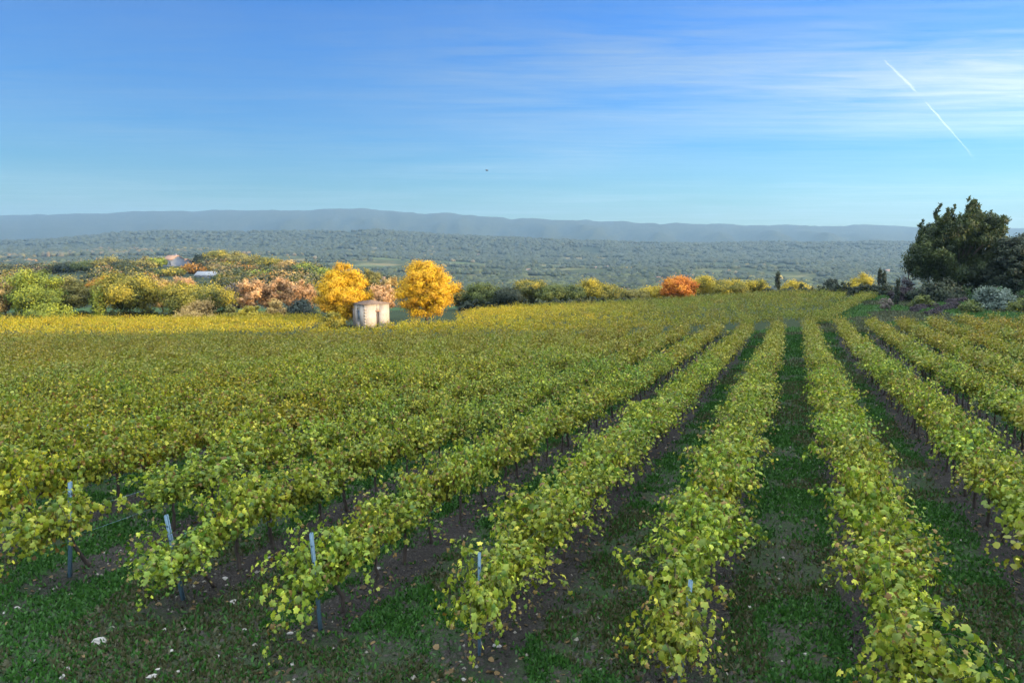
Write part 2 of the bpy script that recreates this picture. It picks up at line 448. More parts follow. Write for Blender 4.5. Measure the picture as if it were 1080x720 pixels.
ONES = 'zeroth first second third fourth fifth sixth seventh eighth ninth tenth eleventh twelfth thirteenth fourteenth fifteenth sixteenth seventeenth eighteenth nineteenth'.split()
TENS = {2: 'twent', 3: 'thirt', 4: 'fort', 5: 'fift', 6: 'sixt'}
def ordn(n):
    if n < 20: return ONES[n]
    return TENS[n // 10] + ('ieth' if n % 10 == 0 else 'y-' + ONES[n % 10])
roots = {}
cnt = {}
for w in sorted(near_set, key=lambda w: (w['k'], w['y'])):
    cnt[w['k']] = cnt.get(w['k'], 0) + 1; w['n'] = cnt[w['k']]
used = set(); RZ = -TH
for w in near_set:
    rare = w['first'] and w['n'] == 1 and -5 < w['k'] < 2
    i = int(gv.integers(13, 16)) if rare else int(gv.integers(0, 13))
    src = roots.get(i)
    if src is None: o = roots[i] = make_vine(i)
    else: o = copy_tree(src)
    o.location = (w['x'], w['y'], tz(w['x'], w['y']))
    flipz = 0 if rare else gv.choice([0, math.pi])
    o.rotation_euler = (0, 0, RZ + flipz + gv.normal(0, .08))
    s = gv.uniform(.82, 1.22); hs = gv.uniform(.88, 1.14)
    o.scale = (s * .96, 1.0, hs * 1.04)
    yel = gv.normal(0, .12) + (.35 if w['k'] < -4 else 0)
    tint = (1 + .35 * yel + gv.normal(0, .05), 1 + gv.normal(0, .05), max(.5, 1 - .6 * yel), 1)
    for ch in o.children:
        if ch.name.startswith('foliage'): ch.color = tint
    look = 'yellowing' if yel > .12 else ('greener' if yel < -.12 else 'yellow-green')
    if w['n'] == 1 and rare: look = 'drooping ' + look
    if w['k'] <= 0: row = f"{ordn(1 - w['k'])} row left"
    else: row = f"{ordn(w['k'])} row right"
    tag(o, f"{look} vine, {ordn(w['n'])} from the near end of the {row} of green lane", 'grapevine', 'grapevines in the near rows of the vineyard')

def stuff_vines(items, name, label, tint_fn, rz, nleaf_fn):
    VV, FF, CC, n0 = [], [], [], 0; VM, FM, CM, m0 = [], [], [], 0
    tr = MB()
    for w in items:
        i = int(gv.integers(0, 13)); lv = PROTO[i][0]
        a = rz + (math.pi if gv.random() < .5 else 0) + gv.normal(0, .08)
        n = nleaf_fn(w['d']); n = min(n, len(lv[3]))
        sel = gv.choice(len(lv[3]), n, replace=False)
        sc = min(1.55, math.sqrt(len(lv[3]) / n)) * .98
        ca, sa = math.cos(a), math.sin(a)
        hs = gv.uniform(.86, 1.18)
        def rot(A, s=1.0):
            return np.stack([A[:, 0] * ca * s - A[:, 1] * sa, A[:, 0] * sa * s + A[:, 1] * ca, A[:, 2]], -1)
        P = rot(lv[0][sel], .98) * np.array([1, 1, hs]) + np.array([w['x'], w['y'], tz(w['x'], w['y'])])
        c = (lv[4][sel] * .55 + lv[4].mean(0) * .45) * tint_fn(w)
        if w['d'] < 42:
            V, Fc = leaf_mesh(LM_V, LM_F, P, rot(lv[1][sel]), rot(lv[2][sel]), lv[3][sel] * sc)
            VM.append(V); FM.append(Fc + m0); m0 += len(V); CM.append(np.repeat(c, 6, 0))
        else:
            V, Fc = leaf_mesh(LQ_V, LQ_F, P, rot(lv[1][sel]), rot(lv[2][sel]), lv[3][sel] * sc)
            VM.append(V); FM.append(Fc + m0); m0 += len(V); CM.append(np.repeat(c, 4, 0))
        if w['d'] < 60:
            z = P[:, 2].min(); gz = tz(w['x'], w['y'])
            tr.tube([(w['x'], w['y'], gz - .05), (w['x'] + gv.normal(0, .04), w['y'] + gv.normal(0, .04), gz + .35), (w['x'] + gv.normal(0, .04), w['y'], gz + .75)], [.035, .028, .02], 4)
    V = np.concatenate(VM); Cc = np.concatenate(CM); F1 = np.concatenate(FM)
    fs = [F1]
    if tr.V:
        tv = np.concatenate(tr.V); nb = len(V)
        V = np.vstack([V, tv]); Cc = np.vstack([Cc, np.tile([.045, .033, .026], (len(tv), 1))])
        fs.append(np.concatenate(tr.Q) + nb)
    o = build(name, V, fs, M_LEAF, col=Cc)
    print(name, len(items), 'vines', len(F1), 'faces')
    return tag(o, label, 'vineyard', kind='stuff')
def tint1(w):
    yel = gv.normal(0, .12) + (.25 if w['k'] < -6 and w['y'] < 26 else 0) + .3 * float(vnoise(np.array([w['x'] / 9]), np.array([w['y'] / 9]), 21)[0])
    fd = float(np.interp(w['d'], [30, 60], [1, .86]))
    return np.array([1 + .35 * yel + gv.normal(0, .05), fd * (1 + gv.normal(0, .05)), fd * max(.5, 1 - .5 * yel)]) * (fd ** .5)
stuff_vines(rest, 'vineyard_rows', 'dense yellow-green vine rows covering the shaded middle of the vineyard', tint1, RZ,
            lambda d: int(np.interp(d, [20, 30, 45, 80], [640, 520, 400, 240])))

# ------------------------------------------------------------------ far parcel, rows across the view
rest2 = []
for r_ in range(0, 40):
    if r_ in (3, 6, 9): continue  # left-out rows make dark gaps that stand in for streaks of shade
    base = 66 + r_ * 3.3
    l = -115.0
    while l < 75:
        y = base + .10 * l + (12 - 12 * min(1, max(0, (l + 52) / 57)) if False else 0)
        if y > far_end(l) + 3.2 and y < 150:
            lim = (.405 + .0009 * (y - 65)) * y + 1.2
            yb = np.interp((l / y) * 786 + 540, [-100, 330, 345, 380, 470, 500, 540, 700, 820, 930], [112, 112, 90, 90, 90, 118, 124, 128, 126, 100])
            if l < lim and y < yb and abs(l) < .86 * y and not (-24 < l < -13 and 79 < y < 104) and not (-13 < l < -7 and 88 < y < 100):
                rest2.append(dict(k=0, x=l, y=y + gv.normal(0, .05), d=math.hypot(l, y)))
        l += gv.uniform(1.0, 1.25)
# the border row running uphill towards the cypresses
for s in np.arange(0, 1, 1 / 42):
    P = at_depth(866 + (922 - 866) * s, 300, 66 + s * 34)
    rest2.append(dict(k=0, x=P[0], y=P[1], d=60))
def tint2(w):  # sun painted into the colour: gold at left, duller on the shaded right
    y = gv.normal(0, .12); f = float(np.interp(w['x'], [0, 22], [1, 0]))
    return np.array([.74 + .90 * f + .3 * y, .74 + .50 * f + gv.normal(0, .05), .75 - .2 * f])
stuff_vines(rest2, 'vineyard_rows', 'golden sun-tinted vine rows running across the sunlit field around the stone hut', tint2, -math.pi / 2,
            lambda d: int(np.interp(d, [60, 140], [200, 120])))

# ------------------------------------------------------------------ posts and wires
def make_post(h=1.5):
    root = empty('vineyard_post', (0, 0, 0))
    mb = MB()
    for x0, x1, y0, y1 in ((-.03, .03, -.003, .003), (-.03, -.024, .003, .035), (.024, .03, .003, .035)):
        mb.box(x0, x1, y0, y1, -.25, h)
    mb.build('profile', M_STEEL, root)
    hk = MB()
    for z in (.55, .8, 1.05, 1.3):
        hk.box(-.042, -.03, .008, .028, z, z + .035); hk.box(.03, .042, .008, .028, z + .01, z + .045)
    hk.build('wire_hook', M_STEEL, root)
    return root
post0 = make_post()
tops = [((75, 508), 'upright galvanised post at the left edge of the picture'), ((174, 543), 'leaning galvanised end post, second from the left edge'),
        ((327, 562), 'galvanised end post with a lone shoot reaching out to its left'), ((507, 583), 'galvanised end post half hidden in leaves, fourth from the left'),
        ((730, 612), 'leaning galvanised post in the row left of the green lane')]
for i, (P, ((tx, ty), lab)) in enumerate(zip(pp, tops)):
    o = post0 if i == 0 else copy_tree(post0)
    base = Vector((P[0], P[1], tz(*P)))
    tp = Vector(at_depth(tx, ty, P[1] + .0))
    tp.y += 0
    dv = (tp - base); L = dv.length
    o.location = base; o.rotation_mode = 'QUATERNION'
    q = dv.normalized().to_track_quat('Z', 'Y'); o.rotation_quaternion = q
    o.scale = (1, 1, L / 1.5)
    tag(o, lab, 'post', 'galvanised posts of the vine trellis')
# intermediate posts
mid = [(-6, 4.6), (1, 1.6)]
for k, dv in mid:
    q = X0 + SP * k; v = vs0 + vs1 * k + dv; P = p_ * q + u_ * v
    if abs(P[0]) > .69 * P[1]: continue
    o = copy_tree(post0); o.rotation_mode = 'XYZ'; o.location = (P[0], P[1], tz(*P))
    o.rotation_euler = (random.uniform(-.05, .05), random.uniform(-.06, .06), RZ + random.uniform(-.2, .2)); o.scale = (1, 1, .88 if k < 0 else .66)
    row = f"{ordn(1 - k)} row left" if k <= 0 else f"{ordn(k)} row right"
    tag(o, f"galvanised post standing among the leaves of the {row} of the green lane", 'post', 'galvanised posts of the vine trellis')
for k in range(-5, 3):
    q = X0 + SP * k; v0 = vs0 + vs1 * k; mb = MB()
    if k > 0: v0 = 7
    for zz in (.62, 1.0):
        vv = np.arange(v0, v0 + 26, 1.5)
        pts = [(*(p_ * q + u_ * v), tz(*(p_ * q + u_ * v)) + zz - .03 * math.sin(i)) for i, v in enumerate(vv)]
        mb.tube(pts, [.0025] * len(pts), 4)
    row = f"{ordn(1 - k)} row left" if k <= 0 else f"{ordn(k)} row right"
    tag(mb.build('trellis_wire', M_STEEL), f"thin steel trellis wires strung along the {row} of the green lane", 'wire', 'trellis wires')

# ------------------------------------------------------------------ grass, weeds, fallen leaves, stones
gg = np.random.default_rng(5)
def scatter(n, r0, r1, pw=1.0):
    r = r0 + (r1 - r0) * gg.random(n) ** pw; a = gg.uniform(-.66, .66, n)
    x = r * np.tan(a) * .95; y = r
    return x, y
x, y = scatter(800000, 5.5, 36, 1.25)
x_, y_ = scatter(420000, 33, 66, 1.0); x = np.concatenate([x, x_]); y = np.concatenate([y, y_])
q = x * p_[0] + y * p_[1]; v = x * u_[0] + y * u_[1]; k = (q - X0) / SP
fr = np.abs((k + 100) % 1 - .5)
inp = v > vs0 + vs1 * k - .6
dens = np.where(inp, np.interp(fr, [0, .06, .13, .29, .37, .5], [.8, .9, 1, .9, .12, .06]), .8)
pn = vnoise(x / .9, y / .9, 31) * .5 + vnoise(x / .3, y / .3, 32) * .5 + .25 * vnoise(x / 4, y / 4, 33)
keep = (gg.random(len(x)) < dens * np.clip(.7 + 1.3 * pn, 0.05, 1))
x, y, pn = x[keep], y[keep], pn[keep]; n = len(x); v_g = v[keep]; k_g = k[keep]
P = np.stack([x, y, terrain(x, y) - .004], -1)
up = np.stack([gg.normal(0, .5, n), gg.normal(0, .5, n), gg.uniform(.5, 1, n)], -1)
nn = np.stack([gg.normal(0, 1, n), gg.normal(0, 1, n), gg.uniform(.1, 1.2, n)], -1)
BL_V = np.array([(-.16, 0, 0), (.16, 0, 0), (.2, .6, .05), (0, 1, .12), (-.2, .6, .05)]); BL_F = np.array([(0, 1, 2, 3, 4)])
sz = gg.uniform(.04, .095, n) * np.interp(y, [6, 34, 64], [.9, 1.6, 2.6])
V, Fc = leaf_mesh(BL_V, BL_F, P, nn, up, sz)
t = gg.random((n, 1)); dry = ((vnoise(x / 2.3, y / 2.3, 44) > .25) | ((~(v_g > vs0 + vs1 * k_g - .3)) & (vnoise(x / 1.7, y / 1.7, 45) > -.35)))[:, None] & (gg.random((n, 1)) < .6)
c = np.array([.012, .052, .009]) * (1 - t) + np.array([.042, .125, .020]) * t
c = np.where(dry, np.array([.06, .062, .032]), c)
print('grass', n)
tag(build('grass', V, Fc, M_GRASS, col=np.repeat(c, 5, 0)), 'short dark green grass and weeds between the vine rows', 'grass', kind='stuff')
n = 90000
y = gg.uniform(61, 118, n); x = gg.uniform(.36, .80, n) * y
x = np.concatenate([x, gg.uniform(-20, 30, 40000)]); y = np.concatenate([y, gg.uniform(61, 72, 40000)]); n += 40000
a_, g_, b_ = zones(x, y); kk = ((b_ > .5) | (y < far_end(x) + 4)) & (vnoise(x / 2.2, y / 2.2, 61) + .6 * vnoise(x / .8, y / .8, 62) > -.35); x, y = x[kk], y[kk]; n = len(x)
P = np.stack([x, y, terrain(x, y) - .01], -1)
V, Fc = leaf_mesh(BL_V, BL_F, P, np.stack([gg.normal(0, 1, n), gg.normal(0, 1, n), gg.uniform(.1, 1, n)], -1), np.stack([gg.normal(0, .4, n), gg.normal(0, .4, n), np.ones(n)], -1), gg.uniform(.12, .4, n))
t = gg.random((n, 1)); dd = vnoise(x / 6, y / 6, 64)[:, None] > .1
c = np.array([.03, .08, .02]) * (1 - t) + np.array([.07, .15, .04]) * t; c = np.where(dd, np.array([.075, .085, .05]) * (.6 + t * .8), c)
tag(build('grass', V, Fc, M_GRASS, col=np.repeat(c, 5, 0)), 'green rough grass on the bank below the pine', 'grass', kind='stuff')
x, y = scatter(9000, 5.5, 30, 1.1); n = len(x)
q = x * p_[0] + y * p_[1]; fr = np.abs(((q - X0) / SP + 100) % 1 - .5)
keep = gg.random(n) < np.interp(fr, [0, .25, .35, .5], [.12, .25, .8, 1]); x, y = x[keep], y[keep]; n = len(x)
P = np.stack([x, y, terrain(x, y) + .015], -1)
nn = np.stack([gg.normal(0, .35, n), gg.normal(0, .35, n), np.ones(n)], -1); tt = gg.normal(0, 1, (n, 3))
V, Fc = leaf_mesh(LM_V, LM_F, P, nn, tt, gg.uniform(.04, .09, n))
c = np.array([.12, .08, .035]) * gg.uniform(.3, 1.5, (n, 1))
tag(build('fallen_leaves', V, Fc, M_GRASS, col=np.repeat(c, 6, 0)), 'brown fallen vine leaves littering the soil under the rows', 'leaves', kind='stuff')
# soil clods
x, y = scatter(90000, 5.5, 28, 1.1); n = len(x)
q = x * p_[0] + y * p_[1]; v = x * u_[0] + y * u_[1]; k = (q - X0) / SP; fr = np.abs((k + 100) % 1 - .5)
keep = np.where(v > vs0 + vs1 * k - .4, gg.random(n) < np.interp(fr, [0, .25, .34, .5], [.35, .3, .9, 1]), gg.random(n) < .25); x, y = x[keep], y[keep]; n = len(x)
OC = np.array([(1, 0, 0), (0, 1, 0), (-1, 0, 0), (0, -1, 0), (.1, .1, .8)]); OF = np.array([(0, 1, 4), (1, 2, 4), (2, 3, 4), (3, 0, 4)])
P = np.stack([x, y, terrain(x, y) - .004], -1)
V = P[:, None] + OC[None] * (gg.uniform(.012, .045, (n, 1, 1)) * gg.uniform(.6, 1.4, (n, 5, 1)))
Fc = OF[None] + (np.arange(n) * 5)[:, None, None]
c = np.array([.025, .022, .021]) * gg.uniform(.5, 1.5, (n, 1)); c[gg.random(n) < np.where(v[keep] < vs0 + vs1 * k[keep] + 1.5, .05, .012)] = (.2, .19, .17)
tag(build('soil_clods', V.reshape(-1, 3), Fc.reshape(-1, 3), M_GRASS, col=np.repeat(c, 5, 0)), 'dark crumbly soil clods and gravel along the vine rows', 'soil', kind='stuff')

import bmesh
def stone_mesh(seed):
    bm = bmesh.new(); bmesh.ops.create_icosphere(bm, subdivisions=2, radius=1)
    off = Vector((seed * 3.1, seed * 1.7, 0))
    for w in bm.verts:
        f = 1 + .45 * mnoise.noise(w.co * 1.1 + off) + .15 * mnoise.noise(w.co * 3 + off)
        w.co = Vector((w.co.x * f, w.co.y * f * .75, w.co.z * f * .5))
    me = bpy.data.meshes.new('stone'); bm.to_mesh(me); bm.free(); me.materials.append(M_STONE); return me
smesh = [stone_mesh(i) for i in range(5)]
spx = [((105, 679), .17, 'largest white limestone lump on the grass, lower left'), ((413, 634), 0, 0)]
stones = [(105, 678, .10, 'largest white limestone lump, lying in the grass at lower left'),
 (457, 623, .05, 'white stone on the bare path between third and fourth end posts'), (245, 636, .06, 'white stone on dark soil between the second and third posts'),
 (237, 611, .055, 'pale flat stone behind the second leaning post'), (524, 682, .055, 'white stone at the foot of the half hidden fourth post'),
 (261, 633, .04, 'small white stone just right of another, between two posts'), (181, 687, .04, 'small white stone in grass below the second post'),
 (160, 714, .05, 'white stone at the bottom edge, left of centre'), (167, 706, .035, 'small white stone just above one at the bottom edge'),
 (188, 709, .04, 'white stone at the bottom edge right of a similar pair'), (205, 706, .035, 'rightmost of the white stones along the lower left edge'),
 (72, 706, .045, 'flat white stone at the bottom edge below the largest lump'), (66, 714, .035, 'small white stone lowest towards the left corner'),
 (35, 697, .03, 'tiny white stone in dark grass near the left corner'), (18, 641, .035, 'white stone at far left beside the first post'),
 (5, 646, .03, 'leftmost white pebble on the grass'), (74, 639, .03, 'white pebble right below the first post'),
 (173, 664, .035, 'white pebble under the drooping second row'), (194, 664, .035, 'white pebble under the second leaning post'),
 (258, 664, .03, 'white pebble on grass midway between second and third post'), (306, 668, .04, 'white pebble left of the third post foot'),
 (308, 701, .035, 'white pebble below the third post near the bottom'), (230, 692, .03, 'white pebble on grass lower left of the third post'),
 (284, 588, .035, 'white pebble between rows above the third post'), (399, 600, .05, 'pale bluish flat stone under the third row from the left'),
 (632, 651, .03, 'white pebble in the grass strip left of the fifth post'), (489, 717, .035, 'white pebble at the bottom edge under the fourth row'),
 (850, 690, .03, 'pebble on the worn green lane near the bottom'), (872, 622, .03, 'pebble right of the green lane under the vines'), (790, 640, .03, 'pebble left side of the green lane')]
for i, (px, py, s, lab) in enumerate(stones):
    X, Y = ground_hit(px, py)
    o = bpy.data.objects.new('stone', smesh[i % 5]); COL.objects.link(o)
    o.location = (X, Y, tz(X, Y) + s * .25); o.scale = (s * random.uniform(.9, 1.3), s, s); o.rotation_euler = (random.uniform(-.2, .2), 0, random.uniform(0, 6.28))
    tag(o, lab, 'stone', 'white limestone stones on the vineyard soil')

# ------------------------------------------------------------------ trees
PAL = {
 'shadegold': ((.42, .31, .035), (.11, .12, .022), (.035, .05, .014)),  # light, mid, dark leaf colours
 'gold': ((.66, .42, .014), (.58, .34, .011), (.44, .23, .010)),
 'limegreen': ((.31, .33, .03), (.15, .19, .02), (.05, .08, .014)),
 'olive': ((.30, .25, .06), (.18, .16, .04), (.08, .08, .025)),
 'green': ((.14, .16, .03), (.075, .10, .022), (.03, .045, .014)),
 'greengold': ((.43, .33, .03), (.16, .155, .02), (.05, .065, .014)),
 'dark': ((.035, .05, .025), (.022, .034, .018), (.012, .022, .014)),
 'bluegreen': ((.05, .07, .055), (.03, .045, .038), (.018, .028, .024)),
 'tan': ((.50, .34, .12), (.36, .24, .08), (.2, .13, .05)),
 'pink': ((.60, .36, .17), (.44, .25, .12), (.24, .14, .07)),
 'grey': ((.22, .18, .17), (.15, .12, .115), (.09, .075, .07)),
 'orange': ((.50, .25, .04), (.36, .17, .03), (.18, .10, .02)),
 'red': ((.58, .24, .02), (.46, .15, .016), (.24, .07, .012)),
 'yellow': ((.52, .39, .03), (.30, .24, .02), (.10, .10, .015)),
 'pine': ((.075, .10, .028), (.035, .055, .018), (.018, .03, .014)),
 'silver': ((.17, .22, .19), (.10, .14, .12), (.05, .075, .06)),
 'purple': ((.060, .045, .060), (.04, .032, .042), (.022, .02, .024))}
def crown_leaves(g, kind, W, Wd, z0, H, pal, leaf, dens):
    """leaf arrays of a crown standing on the local origin"""
    a, b = W / 2, Wd / 2; hc = (H - z0) / 2; cz = z0 + hc
    K = int({'round': 75, 'plane': 190, 'bush': 40, 'column': 22, 'pine': 150, 'bare': 80}[kind] * min(1.6, max(.6, dens)))
    dirs = nrm(g.normal(0, 1, (K, 3)))
    rad = g.uniform(.35, .9, K) if kind != 'plane' else g.uniform(.35, .95, K)
    if kind == 'bush': dirs[:, 2] = np.abs(dirs[:, 2]) * .9
    c = dirs * rad[:, None]
    if kind == 'plane':       # egg with the broad part low
        f = 1 - .42 * np.clip(c[:, 2] + .1, 0, 1) ** 1.3; c[:, :2] *= f[:, None]; c[:, :2] *= (1 + .12 * np.sin(np.arctan2(c[:, 1], c[:, 0]) * 3 + c[:, 2] * 5))[:, None]
    if kind == 'column':
        c[:, 2] = g.uniform(-.95, .95, K); f = .55 * np.sqrt(np.clip(1 - ((c[:, 2] + .25) / 1.3) ** 2, .02, 1)); c[:, :2] = nrm(dirs[:, :2]) * f[:, None]
    if kind == 'bush': cz_, hz = z0, H - z0
    else: cz_, hz = cz, hc
    cen = c * np.array([a, b, hz]) + np.array([0, 0, cz_])
    rc = (a + b) / 2 * {'round': .24, 'plane': .17, 'bush': .28, 'column': .5, 'pine': .12, 'bare': .19}[kind] * g.uniform(.65, 1.25, K)
    surf = 4 * math.pi * ((a * b + a * hc + b * hc) / 3)
    n = int(min(30000 if kind != 'plane' else 60000, dens * surf * 2.4 / (leaf * leaf * .55)))
    n = max(n, 500)
    w = rc ** 2; ci = g.choice(K, n, p=w / w.sum())
    off = g.normal(0, .52, (n, 3))
    sc = np.array([1, 1, .75])
    if kind == 'pine': sc = np.array([1, 1, 2.0])
    if kind == 'column': sc = np.array([.8, .8, 2.2])
    P = cen[ci] + off * rc[ci][:, None] * sc
    P[:, 2] = np.maximum(P[:, 2], .05)
    Nn = nrm(off) * 1.0 + c[ci] * .6 + np.array([0, 0, .35]) + g.normal(0, .45, (n, 3))
    T = g.normal(0, 1, (n, 3)) + np.array([0, 0, -.4 if kind != 'pine' else 1.2])
    ct = g.random(K)[ci] * .8 + g.random(n) * .2 + .16 * off[:, 2] + .12 * c[ci][:, 2]  # top light painted in: crowns and clumps paler above, darker below
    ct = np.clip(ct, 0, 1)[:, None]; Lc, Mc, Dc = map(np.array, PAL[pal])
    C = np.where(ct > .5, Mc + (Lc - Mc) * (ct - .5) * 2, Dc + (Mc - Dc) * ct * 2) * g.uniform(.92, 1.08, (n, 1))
    return P, Nn, T, g.uniform(.7, 1.3, n) * leaf, C, cen
tree_n = 0
def tree(name, label, x, y, H, W, kind, pal, leaf=.20, dens=1.1, group=None, Wd=None, z0=None, trunk=True, cat=None, extra=None, zoff=0):
    global tree_n
    tree_n += 1; g = np.random.default_rng(1000 + tree_n)
    if z0 is None: z0 = {'round': .16, 'plane': .13, 'bush': 0.0, 'column': .03, 'pine': .2, 'bare': .12}[kind] * H
    Wd = Wd or W
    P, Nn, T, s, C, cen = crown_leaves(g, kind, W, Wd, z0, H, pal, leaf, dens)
    if extra:
        for (dx, dy, dz, w2, h2, pl2, kd2) in extra:
            e = crown_leaves(g, kd2, w2, w2, 0, h2, pl2, leaf, dens)
            P = np.vstack([P, e[0] + np.array([dx, dy, dz])]); Nn = np.vstack([Nn, e[1]]); T = np.vstack([T, e[2]]); s = np.concatenate([s, e[3]]); C = np.vstack([C, e[4]]); cen = np.vstack([cen, e[5] + np.array([dx, dy, dz])])
    root = empty(name, (x, y, tz(x, y) + zoff)); tag(root, label, cat or ('bush' if kind == 'bush' else 'tree'), group)
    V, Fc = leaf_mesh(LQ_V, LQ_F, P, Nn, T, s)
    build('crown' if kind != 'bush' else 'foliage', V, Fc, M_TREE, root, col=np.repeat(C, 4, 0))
    mb = MB(); r0 = max(.05, H * (.022 if kind != 'bush' else .012))
    if kind == 'bush': st = 3
    else: st = 1
    top = z0 + (H - z0) * (.55 if kind != 'column' else .9)
    t = np.linspace(0, 1, 6)
    if kind != 'bush':
        ax = np.stack([.03 * H * np.sin(t * 3 + g.random() * 6) * t, .03 * H * np.sin(t * 2 + 1) * t, -.2 + t * (top + .2)], -1)
        mb.tube(ax, r0 * (1.25 - .95 * t), 7)
    order = g.permutation(len(cen))[:(9 if kind in ('plane', 'pine') else 6)]
    for i in order:
        c = cen[i]
        if kind == 'bush': b0 = np.array([g.normal(0, .08) * W, 0, -.1])
        else:
            f = np.clip((c[2] * .6) / top, .25, .9); b0 = np.array([np.interp(f, t, ax[:, 0]), np.interp(f, t, ax[:, 1]), np.interp(f, t, ax[:, 2])])
        m = (b0 + c) / 2 + np.array([0, 0, .06 * H * (1 if kind != 'bush' else .3)])
        mb.tube([b0, m, c], [r0 * .5, r0 * .32, r0 * .1], 5)
    mb.build('trunk' if kind != 'bush' else 'stem', M_TRUNK, root, smooth=True)
    return root
def ptree(name, label, px, ytop, wpx, Y, kind, pal, **kw):
    """tree from its picture column, top and width at depth Y"""
    P = at_depth(px, ytop, Y); gz = tz(P[0], Y)
    W = wpx / F * Y; H = max(.8, P[2] - gz)
    return tree(name, label, P[0], Y, H, W, kind, pal, **kw)

GT = 'autumn trees along the far edge of the vineyard'
